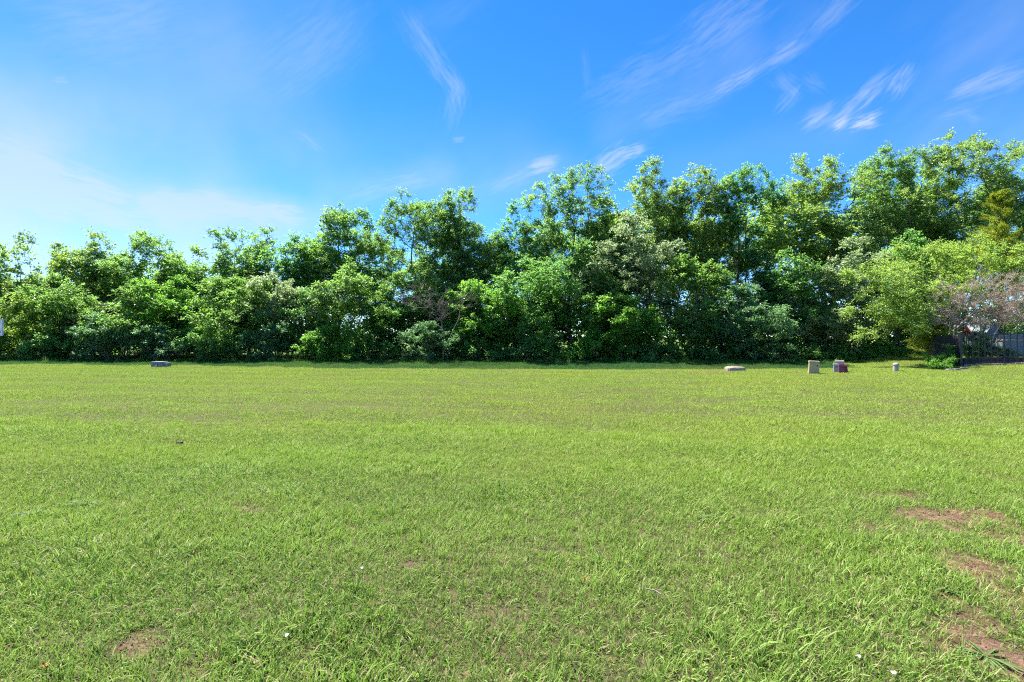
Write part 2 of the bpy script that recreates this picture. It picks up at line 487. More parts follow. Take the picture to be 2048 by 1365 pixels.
def spray_leaves(X, par, tips, seed, nsub=4, nleaf=9, slen=(0.3, 0.6), L=(0.08, 0.13), ratio=0.55, droop=0.25, up=0.5, spread=0.9, twigs=False, axis=(0, 0), out_n=0.0):
    g = np.random.default_rng(seed + 5)
    tip = X[tips]; d0 = unit(tip - X[np.maximum(par[tips], 0)])
    nt = len(tips)
    base = np.repeat(tip, nsub, 0); dd = np.repeat(d0, nsub, 0)
    sd_ = unit(dd * 0.8 + g.normal(size=dd.shape) * spread + np.array((0, 0, up)))
    sl = g.uniform(slen[0], slen[1], len(base))
    cl = np.repeat(np.array([0.5 + 0.9 * mnoise.noise(Vector(p * 0.8) + Vector((seed * 1.7, 3.0, 0))) for p in tip]) + g.normal(size=nt) * .12, nsub)
    base2 = base - sd_ * sl[:, None] * 0.25
    ns = len(base)
    t = np.tile((np.arange(nleaf) + 0.5) / nleaf, ns) + g.normal(size=ns * nleaf) * 0.03
    B = np.repeat(base2, nleaf, 0); D = np.repeat(sd_, nleaf, 0); S = np.repeat(sl, nleaf)
    P = B + D * (S * t)[:, None] + np.array((0, 0, -1.0)) * (droop * S * t * t)[:, None]
    side = unit(np.cross(D, np.array((0, 0, 1.0))) + 1e-4)
    sgn = np.where(np.arange(ns * nleaf) % 2 == 0, 1.0, -1.0)[:, None]
    ax = D * 0.55 + side * sgn * 0.9 + g.normal(size=P.shape) * 0.35 + np.array((0, 0, -droop))
    P = P + ax * 0.02
    ow = P - np.array((axis[0], axis[1], 0)); ow[:, 2] = 0
    nm = np.array((0, 0, 1.0)) + g.normal(size=P.shape) * 0.45 + unit(ow) * out_n
    Ls = g.uniform(L[0], L[1], len(P)); rnd = g.random(len(P))
    V, T, a, c = leaf_arrays(P, ax, nm, Ls, Ls * ratio * g.uniform(0.8, 1.15, len(P)), rnd, np.repeat(cl, nleaf))
    tw = (base2, base2 + sd_ * sl[:, None] * 0.8) if twigs else None
    return V, T, a, c, tw

def wood(root, X, par, r, mat, tw=None, split=0.03, twr=0.004):
    ch = np.nonzero(par >= 0)[0]
    A, B = X[par[ch]], X[ch]; ra, rb = np.minimum(r[par[ch]], r[ch] * 1.25), r[ch]
    big = ra >= split
    if big.sum(): tubes_obj('trunk', A[big], B[big], ra[big], rb[big], mat, root)
    sm = ~big
    A2, B2, ra2, rb2 = A[sm], B[sm], ra[sm], rb[sm]
    if tw is not None:
        A2 = np.concatenate((A2, tw[0])); B2 = np.concatenate((B2, tw[1]))
        ra2 = np.concatenate((ra2, np.full(len(tw[0]), twr))); rb2 = np.concatenate((rb2, np.full(len(tw[0]), twr * 0.6)))
    if len(A2): tubes_obj('branches', A2, B2, ra2, rb2, mat, root)

def auto_lobes(cx, cy, zb, zt, rx, ry, k, seed):
    """a crown as a core ellipsoid with smaller uneven lobes round it"""
    g = np.random.default_rng(seed)
    cz, rz = (zb + zt) / 2, (zt - zb) / 2
    L = [(cx, cy, cz - 0.08 * rz, rx * 0.78, ry * 0.72, rz * 0.86)]
    for i in range(k):
        th = 2 * math.pi * (i + g.random() * 0.7) / k
        ph = g.uniform(-0.75, 1.0)
        w = math.sqrt(max(0.05, 1 - (0.85 * ph) ** 2))
        s = g.uniform(0.34, 0.5)
        L.append((cx + rx * 0.70 * w * math.cos(th), cy + ry * 0.70 * w * math.sin(th), cz + rz * 0.66 * ph, rx * s, ry * s, max(min(0.5, rz * 0.5), rz * s * 0.8)))
    L.append((cx + g.uniform(-.25, .25) * rx, cy, zt - rz * 0.30, rx * 0.36, ry * 0.36, rz * 0.30))
    return L

def make_tree(name, label, cat, base, lobes, npts, seed, leaf, bark='bark', gap=0.2, group=None, stems=None, nsub=4, nleaf=9, L=(0.08, 0.13),
              slen=(0.3, 0.6), droop=0.25, up=0.5, twigs=False, lean=(0, 0), ratio=0.62, spread=0.9, leaf_keep=1.0, shell=0.3, csize=0.62, per=9, out_n=0.6, flat=0.55):
    bx, by = base
    bz = float(ground_h(bx, by)) - 0.05
    root = thing(name, label, cat, (bx, by, bz), 0.0, group)
    o = np.array((bx, by, bz))
    lob = [(l[0] - bx, l[1] - by, l[2] - bz, l[3], l[4], l[5]) for l in lobes]
    zt = max(l[2] + l[5] for l in lob)
    cxm = np.mean([l[0] for l in lob]); cym = np.mean([l[1] for l in lob])
    if stems is None:
        gs = np.random.default_rng(seed + 777); stems = []
        hub = np.array((gs.normal() * .15, gs.normal() * .1, zt * gs.uniform(.10, .24)))
        wid = max(l[3] for l in lob)
        for q in range(int(gs.integers(2, 5))):
            e = np.array((cxm * .8 + gs.normal() * .5 * wid, cym + gs.normal() * .4 * wid, zt * gs.uniform(.62, .82)))
            a = hub + (e - hub) * .35 + np.array((gs.normal(), gs.normal(), 0)) * .28
            b_ = hub + (e - hub) * .7 + np.array((gs.normal(), gs.normal(), 0)) * .28
            r0 = np.array((gs.normal() * .12, gs.normal() * .12, 0))
            stems.append([r0, hub + r0 * .5, a, b_, e])
    pts = lobe_points(lob, npts, seed, gap, shell, csize, per, flat)
    X, par, r, tips, n0 = skeleton(stems, pts, seed)
    # taper the stems so that the root flare reads
    keep = tips if leaf_keep >= 1 else tips[np.random.default_rng(seed).random(len(tips)) < leaf_keep]
    V, T, a, c, tw = spray_leaves(X, par, keep, seed, nsub, nleaf, slen, L, ratio, droop, up, spread, twigs, (cxm, cym), out_n)
    root['crown_height'] = float(np.percentile(V[:, 2], 99.5))
    wood(root, X, par, r, M[bark], tw)
    mobj('crown', mesh_np('crown', V, tris=T, attrs={'rnd': a, 'clump': c}), M[leaf], root)
    return root

# ------------------------------------------------------------------ ground
def grid_axis(lo, a, f0, f1, b, hi, fine, mid):
    """fine steps where the soil shows close by, coarser further off, very coarse to the horizon"""
    core = np.concatenate((np.arange(a, f0, mid), np.arange(f0, f1, fine), np.arange(f1, b + 1e-6, mid)))
    up, dn = [], []
    st = mid; p = b
    while p < hi: st *= 1.5; p += st; up.append(min(p, hi))
    st = mid; p = a
    while p > lo: st *= 1.5; p -= st; dn.insert(0, max(p, lo))
    return np.concatenate((dn, core, up))
gx = grid_axis(-2500, -36, -8.0, 8.0, 36, 2500, 0.07, 0.45)
gy = grid_axis(-600, -4, 2.0, 8.4, 46, 4500, 0.07, 0.40)
GX, GY = np.meshgrid(gx, gy)
GZ = ground_h(GX, GY)
nx, ny = len(gx), len(gy)
ii = (np.arange(ny - 1)[:, None] * nx + np.arange(nx - 1)[None]).ravel()
gq = np.stack((ii, ii + 1, ii + 1 + nx, ii + nx), 1)

m, n = new_mat('lawn_soil')
pos = n.new('ShaderNodeNewGeometry').outputs['Position']
f1 = n.noise(pos, 0.35, 4.0, 0.6); f2 = n.noise(pos, 9.0, 5.0, 0.7); f3 = n.noise(pos, 60.0, 3.0, 0.7)
soil = n.ramp(f2, [(0.3, (0.06, 0.028, 0.02)), (0.5, (0.14, 0.068, 0.046)), (0.72, (0.24, 0.14, 0.10))])
thatch = n.ramp(f3, [(0.3, (0.03, 0.03, 0.013)), (0.55, (0.065, 0.055, 0.026)), (0.8, (0.17, 0.13, 0.08))])
col = n.mix(n.smooth(f2, 0.5, 0.66, 0.0, 0.4), thatch, soil)
ba = n.new('ShaderNodeAttribute', attribute_name='bare').outputs['Fac']
rag = n.m('ADD', ba, n.m('MULTIPLY', n.m('SUBTRACT', n.noise(pos, 24.0, 5.0, 0.75), 0.5), 1.3))
b1 = n.noise(pos, 16.0, 6.0, 0.72); b2_ = n.noise(pos, 90.0, 4.0, 0.7)
red = n.ramp(b1, [(0.3, (0.045, 0.025, 0.016)), (0.5, (0.10, 0.056, 0.036)), (0.72, (0.21, 0.14, 0.095))])
red = n.mix(n.smooth(b2_, 0.52, 0.62, 0, .7), red, n.ramp(b1, [(0.3, (0.05, 0.03, 0.02)), (0.7, (0.30, 0.22, 0.15))]))
col = n.mix(n.smooth(rag, 0.38, 0.85), col, red)
ry_ = n.new('ShaderNodeSeparateXYZ'); n.put(ry_.inputs[0], pos)
col = n.mix(n.smooth(ry_.outputs[1], 34.0, 60.0), col, (0.11, 0.15, 0.03, 1))
out(n, princ(n, col, 0.9, 0.15, bump(n, n.noise(pos, 30.0, 4.0, 0.7), 0.6, 0.02)))
M['soil'] = m
# ------------------------------------------------------------------ grass
def grass_mat(name, dark, mid, light, straw, straw_f, tl, tf=0.35, far=1.0):
    m, n = new_mat(name)
    a = n.new('ShaderNodeAttribute', attribute_name='rnd').outputs['Fac']
    pos = n.new('ShaderNodeNewGeometry').outputs['Position']
    big = n.noise(pos, 0.22, 3.0, 0.6); sm = n.noise(pos, 1.7, 4.0, 0.65)
    f = n.m('ADD', n.m('MULTIPLY', a, 0.52), n.m('ADD', n.m('MULTIPLY', big, 0.3), n.m('MULTIPLY', n.m('SUBTRACT', sm, 0.16), 0.56)))
    col = n.ramp(f, [(0.25, dark), (0.52, mid), (0.85, light)])
    # broad yellowing of the sward where it is driest
    col = n.mix(n.smooth(n.noise(pos, 0.13, 2.0, 0.5), 0.42, 0.62, 0, 0.45), col, n.mix(0.5, col, (0.26, 0.31, 0.03, 1)))
    # the colour turns lighter and yellower with distance over the lawn
    sy = n.new('ShaderNodeSeparateXYZ'); n.put(sy.inputs[0], pos)
    col = n.mix(n.smooth(sy.outputs[1], 3.0, 12.0, 0.0, far), col, n.v('MULTIPLY', col, (1.50, 1.32, 1.0)))
    sf = n.m('ADD', straw_f, n.m('MULTIPLY', n.smooth(sm, 0.52, 0.72), 0.10))
    b2 = n.new('ShaderNodeAttribute', attribute_name='clump').outputs['Fac']
    col = n.mix(n.m('LESS_THAN', b2, sf), col, (*straw, 1))
    b = princ(n, col, 0.55, 0.22)
    tr = n.new('ShaderNodeBsdfTranslucent'); n.put(tr.inputs[0], n.mix(0.6, col, (*tl, 1)))
    mx = n.new('ShaderNodeMixShader'); mx.inputs[0].default_value = tf
    n.t.links.new(b, mx.inputs[1]); n.t.links.new(tr.outputs[0], mx.inputs[2])
    out(n, mx.outputs[0]); return m
M['grass'] = grass_mat('grass', (0.07, 0.14, 0.018), (0.15, 0.26, 0.03), (0.28, 0.39, 0.09), (0.42, 0.34, 0.18), 0.07, (0.27, 0.44, 0.05))
M['verge'] = grass_mat('verge', (0.016, 0.055, 0.012), (0.027, 0.083, 0.016), (0.05, 0.12, 0.024), (0.12, 0.15, 0.05), 0.01, (0.06, 0.30, 0.03), 0.3, 0.0)  # green darkened in the colour to stand in for the trees' cast shadow
M['straw'] = grass_mat('straw', (0.28, 0.16, 0.06), (0.36, 0.20, 0.07), (0.42, 0.28, 0.12), (0.45, 0.34, 0.2), 0.3, (0.4, 0.2, 0.05), 0.25)

def blades(g, n, rad, hmin, hmax, wmin, wmax, lean=0.9, segs=3):
    """n bent grass blades rooted inside a disc"""
    th = g.uniform(0, 2 * math.pi, n); rr = rad * np.sqrt(g.random(n))
    root = np.stack((rr * np.cos(th), rr * np.sin(th), np.full(n, -0.008)), 1)
    L = g.uniform(hmin, hmax, n) * g.uniform(0.6, 1.0, n); w = g.uniform(wmin, wmax, n)
    ph = g.uniform(0, 2 * math.pi, n)
    dirh = np.stack((np.cos(ph), np.sin(ph), np.zeros(n)), 1)
    sidev = np.stack((-np.sin(ph), np.cos(ph), np.zeros(n)), 1)
    tw = g.normal(size=n) * 0.5
    sidev = unit(sidev * np.cos(tw)[:, None] + np.array((0, 0, 1.0)) * np.sin(tw)[:, None] * 0.5)
    a0 = np.abs(g.normal(size=n)) * 0.32; a1 = a0 + g.uniform(0.15, 1.0, n) * lean * 1.5
    rows = []; p = root.copy()
    prof = [1.0, 0.95, 0.7, 0.0] if segs == 3 else [1.0, 0.8, 0.0]
    for s in range(segs + 1):
        t = s / segs
        if s > 0:
            an = a0 + (a1 - a0) * (t - 0.5 / segs)
            p = p + (dirh * np.sin(an)[:, None] + np.array((0, 0, 1.0)) * np.cos(an)[:, None]) * (L / segs)[:, None]
        rows.append((p, prof[s]))
    V = []
    for p, q in rows[:-1]:
        V += [p - sidev * (w * q / 2)[:, None], p + sidev * (w * q / 2)[:, None]]
    V.append(rows[-1][0])
    V = np.stack(V, 1); k = V.shape[1]
    b = (np.arange(n) * k)[:, None]
    T = []
    for s in range(segs - 1):
        i = 2 * s
        T += [[i, i + 1, i + 3], [i, i + 3, i + 2]]
    T.append([2 * segs - 2, 2 * segs - 1, 2 * segs])
    T = (np.array(T).ravel()[None] + b).reshape(-1, 3)
    return V.reshape(-1, 3), T, np.repeat(g.random(n), k), np.repeat(g.random(n), k)

def tuft_collection(name, specs, mats):
    c = bpy.data.collections.new(name)
    for i, (sp, mt) in enumerate(zip(specs, mats)):
        g = np.random.default_rng(100 + i)
        V, T, a, b = blades(g, *sp)
        me = mesh_np('%s_%02d' % (name, i), V, tris=T, attrs={'rnd': a, 'clump': b}); me.materials.append(mt)
        o = bpy.data.objects.new('%s_%02d' % (name, i), me); c.objects.link(o)
    return c

def scatter(name, P, rot, scl, idx, coll, label):
    me = bpy.data.meshes.new(name)
    me.vertices.add(len(P)); me.vertices.foreach_set('co', np.ascontiguousarray(P, np.float32).ravel())
    a = me.attributes.new('rot', 'FLOAT_VECTOR', 'POINT'); a.data.foreach_set('vector', np.ascontiguousarray(rot, np.float32).ravel())
    a = me.attributes.new('scl', 'FLOAT', 'POINT'); a.data.foreach_set('value', np.ascontiguousarray(scl, np.float32))
    a = me.attributes.new('idx', 'INT', 'POINT'); a.data.foreach_set('value', np.ascontiguousarray(idx, np.int32))
    o = bpy.data.objects.new(name, me); link(o)
    t = bpy.data.node_groups.new(name + '_nodes', 'GeometryNodeTree')
    t.interface.new_socket('Geometry', in_out='INPUT', socket_type='NodeSocketGeometry')
    t.interface.new_socket('Geometry', in_out='OUTPUT', socket_type='NodeSocketGeometry')
    N = t.nodes.new
    gi, go = N('NodeGroupInput'), N('NodeGroupOutput')
    ip = N('GeometryNodeInstanceOnPoints'); ci = N('GeometryNodeCollectionInfo')
    ci.inputs['Collection'].default_value = coll
    ci.inputs['Separate Children'].default_value = True; ci.inputs['Reset Children'].default_value = True
    def na(nm, ty):
        q = N('GeometryNodeInputNamedAttribute'); q.data_type = ty; q.inputs['Name'].default_value = nm
        return q.outputs['Attribute']
    er = N('FunctionNodeEulerToRotation')
    L_ = t.links.new
    L_(na('rot', 'FLOAT_VECTOR'), er.inputs[0])
    L_(gi.outputs[0], ip.inputs['Points']); L_(ci.outputs[0], ip.inputs['Instance'])
    ip.inputs['Pick Instance'].default_value = True
    L_(na('idx', 'INT'), ip.inputs['Instance Index']); L_(er.outputs[0], ip.inputs['Rotation']); L_(na('scl', 'FLOAT'), ip.inputs['Scale'])
    L_(ip.outputs[0], go.inputs[0])
    md = o.modifiers.new('scatter', 'NODES'); md.node_group = t
    tag(o, label, 'grass', None, 'stuff')
    return o

# bare or thin places of the lawn: (pixel column, row, half width px, half height px, strength)
BARE_PX = [(1925, 1045, 105, 28, 1.0), (2035, 1085, 60, 26, .8), (1800, 1000, 60, 14, .6), (1960, 1290, 60, 40, .8), (1890, 1110, 40, 16, .6), (2040, 1230, 50, 40, .8), (1860, 1300, 50, 22, .6), (2000, 960, 50, 10, .6), (1790, 1062, 60, 14, .6), (1990, 1155, 80, 36, 1.0), (1950, 1240, 60, 42, 1.0), (2015, 1330, 80, 62, 1.0),
           (1760, 1120, 30, 10, .8), (265, 1300, 56, 26, .7), (150, 1290, 60, 16, .5), (500, 1020, 46, 12, .6), (545, 1012, 28, 7, .6), (235, 1010, 24, 8, .7),
           (400, 1345, 60, 26, .8), (470, 1280, 22, 8, .7), (120, 1050, 40, 10, .4), (985, 1230, 60, 20, .55), (1150, 1110, 60, 14, .45),
           (815, 1140, 34, 12, .6), (1880, 1195, 30, 14, .8), (1510, 1045, 34, 12, .5), (1820, 930, 40, 7, .5), (1965, 875, 30, 6, .6), (1900, 915, 30, 6, .5),
           (700, 1065, 24, 8, .6), (1020, 1330, 40, 16, .5), (1240, 1350, 60, 14, .45), (1565, 765, 30, 3, .5), (1425, 743, 46, 2.6, 1.0),
           (1130, 740.5, 320, 1.9, .95), (820, 739, 90, 1.4, .8), (640, 1330, 50, 14, .5), (80, 1350, 40, 12, .5), (360, 888, 14, 5, 1.0)]
BARE = []
for (px, py, hw, hh, s_) in BARE_PX:
    x, Y = gpt(px, py); _, Y0 = gpt(px, py + hh); _, Y1 = gpt(px, py - hh)
    BARE.append((x, Y, max(0.06, hw / FPX * Y), max(0.06, (Y1 - Y0) / 2), s_))

def bare(x, y):
    b = np.zeros(len(x))
    for (cx, cy_, rx, ry, s_) in BARE:
        sel = (np.abs(x - cx) < rx * 1.6) & (np.abs(y - cy_) < ry * 1.6)
        if not sel.any(): continue
        xs, ys = x[sel], y[sel]
        wob = 0.3 * np.sin(xs * 9.0 + cy_) + 0.3 * np.sin(ys * 11.0 + cx * 3) + 0.25 * np.sin(xs * 23 + ys * 19)
        d = np.sqrt(((xs - cx) / rx) ** 2 + ((ys - cy_) / ry) ** 2) + wob * 0.8
        b[sel] = np.maximum(b[sel], s_ * (1 - sstep(0.7, 1.15, d)))
    return b

gobj = mobj('ground', mesh_np('ground', np.stack((GX.ravel(), GY.ravel(), GZ.ravel()), 1), quads=gq, smooth=True, attrs={'bare': bare(GX.ravel(), GY.ravel())}), M['soil'])
gobj['kind'] = 'structure'; gobj['label'] = 'brown soil and thatch under the open lawn'

near_c = tuft_collection('near_tuft', [(20, .075, .06, .13, .0035, .006, 1.1), (24, .085, .05, .11, .003, .0050, 1.1), (15, .07, .08, .17, .004, .0065, 1.15), (24, .09, .04, .08, .003, .0045, 1.0),
                                       (12, .05, .11, .21, .004, .0075, 1.2), (26, .09, .045, .10, .003, .0045, 1.0), (18, .08, .06, .14, .0035, .006, 1.15), (12, .06, .03, .07, .008, .013, 1.4),
                                       (18, .06, .03, .09, .0025, .004, 1.2), (14, .09, .03, .10, .002, .0035, 2.4)], [M['grass']] * 8 + [M['straw']] * 2)
mid_c = tuft_collection('mid_tuft', [(60, .24, .04, .09, .005, .008, .9, 2), (60, .24, .04, .10, .005, .008, .9, 2), (55, .22, .05, .12, .005, .009, .9, 2), (64, .25, .03, .08, .005, .008, .9, 2),
                                     (30, .18, .03, .07, .004, .007, .9, 2)], [M['grass']] * 4 + [M['straw']])
tall_c = tuft_collection('tall_tuft', [(40, .22, .20, .50, .008, .014), (36, .25, .15, .40, .010, .018), (30, .2, .2, .6, .007, .012)], [M['grass'], M['verge'], M['verge']])  # 'verge' is the green darkened in place of tree shadow
verge_c = tuft_collection('shade_tint_tuft', [(44, .22, .08, .20, .006, .011), (40, .22, .10, .26, .007, .012), (44, .24, .06, .16, .006, .010)], [M['verge']] * 3)

def jitter_grid(x0, x1, y0, y1, step, g):
    xs = np.arange(x0, x1, step); ys = np.arange(y0, y1, step)
    X, Y = np.meshgrid(xs, ys)
    X = X.ravel() + g.uniform(-.6, .6, X.size) * step; Y = Y.ravel() + g.uniform(-.6, .6, Y.size) * step
    return X, Y

g = np.random.default_rng(11)
def verge_edge(X):  # front edge of the grass darkened in place of tree shadow
    return 25.7 + 2.9 * (1 - sstep(-17, -6, X)) + 0.9 * sstep(7, 16, X) + 12 * sstep(18.5, 21.5, X) + .4 * np.sin(X * .9) + .25 * np.sin(X * 2.7 + 1) + .15 * np.sin(X * 6.1)
def lawn(name, y0, y1, step, coll, kinds, straw_k, label, probs, smul, f0, f1):
    X, Y = jitter_grid(-1.09 * y1 - 2.5, 1.09 * y1 + 2.5, y0, y1, step, g)
    k = np.abs(X) < 1.06 * Y + 2.5
    X, Y = X[k], Y[k]
    b = bare(X, Y)
    pat = 0.5 + 0.5 * np.sin(X * 2.3 + 1.3 * np.sin(Y * 1.9)) * np.sin(Y * 2.7 + 1.1 * np.sin(X * 1.4))
    fade0 = 1 - sstep(0.0, .8, Y - verge_edge(X))
    fade = fade0 * sstep(f0, f1, Y) if f0 < f1 else 1 - sstep(f1, f0, Y)
    keep = (g.random(len(X)) > np.maximum(b * 0.66, 0.08 * pat)) & (g.random(len(X)) < fade)
    straw = (g.random(len(X)) < b * 0.75) & ~keep & (g.random(len(X)) < fade)
    X2, Y2 = np.concatenate((X[keep], X[straw])), np.concatenate((Y[keep], Y[straw]))
    bb = np.concatenate((b[keep], b[straw]))
    idx = np.concatenate((g.choice(kinds, keep.sum(), p=probs), g.choice(straw_k, straw.sum())))
    P = np.stack((X2, Y2, ground_h(X2, Y2)), 1)
    # blades lie one way or the other along the mower's passes
    tlt = 0.15 * np.tanh(3 * np.sin((Y2 + 0.12 * X2 + 0.15 * np.sin(X2 * .5)) * 2 * math.pi / 2.2)) + g.normal(size=len(X2)) * .08
    sp = g.uniform(0, 6.28, len(X2)); cs, sn, ct, stt = np.cos(sp), np.sin(sp), np.cos(tlt), np.sin(tlt)
    # R = Rx(tilt) Rz(spin), read back as XYZ euler angles
    rot = np.stack((np.arctan2(stt * cs, ct), np.arcsin(np.clip(-stt * sn, -1, 1)), np.arctan2(ct * sn, cs)), 1)
    big = 0.5 + 0.5 * np.sin(X2 * 0.9 + 2.0 * np.sin(Y2 * 0.7)) * np.sin(Y2 * 1.1 + 1.0)
    coarse = sstep(.55, .85, 0.5 + 0.25 * (np.sin(X2 * 3.1 + 2 * np.sin(Y2 * 1.7)) + np.sin(Y2 * 3.7 + 2.0 * np.sin(X2 * 2.3 + 1))))
    scl = g.uniform(0.7, 1.2, len(X2)) * (0.74 + 0.28 * big + 0.24 * coarse) * (1 - 0.5 * bb) * smul
    return scatter(name, P, rot, scl, idx, coll, label)
lawn('lawn_grass', 1.2, 10.5, 0.044, near_c, np.arange(8), np.array([8, 9, 9]), 'long tangled green grass blades of the near lawn', np.array([.13, .16, .08, .15, .03, .15, .10, .20]), 1.0, 10.5, 6.5)
lawn('lawn_grass', 4.8, 33.0, 0.135, mid_c, np.arange(4), np.array([4]), 'mown sunlit green grass of the far lawn', np.array([.25] * 4), 0.9, 5.0, 9.5)
# crumbs of soil and small pebbles on the bare places
cr = bpy.data.collections.new('crumb_source')
for i in range(3):
    gg = np.random.default_rng(70 + i)
    mb_v = np.array([(1, 0, 0), (-1, 0, 0), (0, 1, 0), (0, -1, 0), (0, 0, .7), (0, 0, -.7)]) * gg.uniform(.6, 1.2, (6, 1)) + gg.normal(size=(6, 3)) * .12
    me = mesh_np('crumb_%d' % i, mb_v, tris=[(4, 0, 2), (4, 2, 1), (4, 1, 3), (4, 3, 0), (5, 2, 0), (5, 1, 2), (5, 3, 1), (5, 0, 3)])
    me.materials.append(noise_mat('crumb_%d' % i, [(0.3, ((.10, .05, .035), (.16, .10, .07), (.15, .12, .10))[i]), (0.7, ((.18, .09, .06), (.26, .17, .12), (.23, .19, .16))[i])], 60, .95, .1, .3, 200))
    cr.objects.link(bpy.data.objects.new('crumb_%d' % i, me))
CX, CY = jitter_grid(-9, 9, 2.0, 7.5, 0.03, g)
k = g.random(len(CX)) < bare(CX, CY) * .55
CX, CY = CX[k], CY[k]
o = scatter('soil_crumbs', np.stack((CX, CY, ground_h(CX, CY) + .002), 1), g.uniform(0, 6.28, (len(CX), 3)), np.exp(g.normal(size=len(CX)) * .5) * .006, g.choice([0, 0, 0, 1, 1, 2], len(CX)), cr, 'loose reddish soil crumbs and pebbles on the bare lawn patches')
o['category'] = 'soil'
X, Y = jitter_grid(-42, 42, 29.8, 39, 0.38, g)
k = g.random(len(X)) < sstep(30.0, 32.6, Y + 0.7 * np.sin(X * 0.8)) * 0.8
X, Y = X[k], Y[k]
scatter('tall_grass', np.stack((X, Y, ground_h(X, Y)), 1), np.stack((g.normal(size=len(X)) * .1, g.normal(size=len(X)) * .1, g.uniform(0, 6.28, len(X))), 1),
        g.uniform(0.6, 1.15, len(X)), g.integers(0, 3, len(X)), tall_c, 'taller unmown grass at the foot of the tree line')

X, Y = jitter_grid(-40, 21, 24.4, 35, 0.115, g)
edge = verge_edge(X)  # from here back, tree shadow is put into the grass colour
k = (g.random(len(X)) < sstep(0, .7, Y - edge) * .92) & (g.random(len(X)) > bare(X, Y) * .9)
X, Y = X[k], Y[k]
scatter('verge_grass', np.stack((X, Y, ground_h(X, Y)), 1), np.stack((g.normal(size=len(X)) * .1, g.normal(size=len(X)) * .1, g.uniform(0, 6.28, len(X))), 1),  # grass with the tree shadow put into its colour
        g.uniform(0.6, 1.1, len(X)) * (0.6 + 0.4 * sstep(27, 31, Y)), g.integers(0, 3, len(X)), verge_c, 'grass strip between the lawn and the tree line, its green darkened in place of tree shadow')

# ------------------------------------------------------------------ tree line: canopy trees
def crown_px(px, top, hw, bot, Y, depth=0.8, k=9, seed=1):
    c = at(px, 0, Y); zt = at(px, top, Y)[2]; zb = at(px, bot, Y)[2]
    rx = hw / FPX * Y
    return auto_lobes(c[0], Y, zb, zt, rx, rx * depth, k, seed)

def extra(px, py, hx, hy, Y):
    c = at(px, py, Y); return (c[0], Y, c[2], hx / FPX * Y, hx / FPX * Y * 0.85, hy / FPX * Y)

CG = 'canopy trees of the tree line'
# (label, px, top, half width, crown bottom, Y, leaf, n, gap, extra lobes, kwargs)
CANOPY = [
 ('yellow-green tree running out of the frame at the far left end', -70, 478, 85, 640, 33.5, 'leaf_yellow', 520, .22, [], {}),
 ('yellow-green round-topped tree behind the small white sign', 55, 474, 72, 660, 33.5, 'leaf_yellow', 560, .22, [], {}),
 ('yellow-green tree with flat top, second whole crown from the left', 178, 480, 66, 640, 33.8, 'leaf_yellow', 540, .22, [], {}),
 ('mid-green tree with domed top above the dark rounded bush', 298, 464, 72, 640, 33.8, 'leaf_elm', 580, .22, [], {}),
 ('broad mid-green tree right of the grey ground box', 432, 458, 76, 650, 33.6, 'leaf_elm', 620, .22, [], {}),
 ('thin green tree top just left of the open sky notch', 522, 461, 36, 600, 35.5, 'leaf_elm', 260, .30, [], {}),
 ('small tree leaning left into the open sky notch', 596, 470, 40, 600, 34.2, 'leaf_deep', 300, .32, [], {}),
 ('tall dark tree with round crown right of the open sky notch', 676, 412, 60, 590, 34.2, 'leaf_elm', 560, .30, [extra(640, 545, 50, 40, 34.2)], {'bark': 'bark_dark'}),
 ('broad light-green tree with low dead brown branches under it', 830, 404, 86, 610, 34.0, 'leaf_elm', 760, .30, [], {'twigs': True}),
 ('light-green tree with pale forked limbs and spiky top', 928, 394, 60, 590, 34.6, 'leaf_elm', 520, .33, [], {'twigs': True}),
 ('slim dark tree grown over with ivy left of the tall pair', 1036, 396, 38, 640, 34.2, 'leaf_deep', 420, .22, [], {'bark': 'bark_dark'}),
 ('tall green tree with twin spires of leaves at its top', 1145, 352, 84, 600, 34.2, 'leaf_elm', 780, .34, [extra(1205, 365, 26, 34, 34.2), extra(1172, 372, 20, 36, 34.0), extra(1092, 392, 26, 34, 34.2)], {'twigs': True}),
 ('airy olive-green tree with thin limbs right of the twin-spired tree', 1302, 332, 56, 560, 34.6, 'leaf_yellow', 520, .38, [], {'twigs': True}),
 ('airy olive-green tree with rounded top left of the pointed dark one', 1394, 335, 54, 560, 34.4, 'leaf_yellow', 500, .38, [], {'twigs': True}),
 ('pointed dark-green tree with bare side twig above the flat stone slab', 1490, 334, 52, 640, 34.0, 'leaf_deep', 560, .34, [extra(1490, 352, 22, 30, 34.0), extra(1550, 400, 30, 40, 34.2)], {'bark': 'bark_dark', 'twigs': True}),
 ('sparse tree whose grey branching limbs show against the sky', 1655, 308, 88, 500, 34.8, 'leaf_yellow', 560, .46, [extra(1590, 390, 36, 50, 34.8), extra(1720, 380, 44, 50, 34.6)], {'twigs': True, 'nleaf': 7}),
 ('thin-topped tree between the sparse tree and the tall dense one', 1782, 292, 46, 500, 35.2, 'leaf_elm', 360, .40, [], {'twigs': True}),
 ('tallest dense bright-green tree above the yellow-green garden tree', 1925, 270, 98, 520, 34.6, 'leaf_yellow', 900, .28, [extra(1868, 320, 34, 40, 34.6), extra(1955, 290, 30, 30, 34.6)], {'twigs': True}),
 ('tall dense tree cut by the right edge of the frame', 2065, 288, 80, 520, 34.8, 'leaf_elm', 620, .26, [], {}),
]
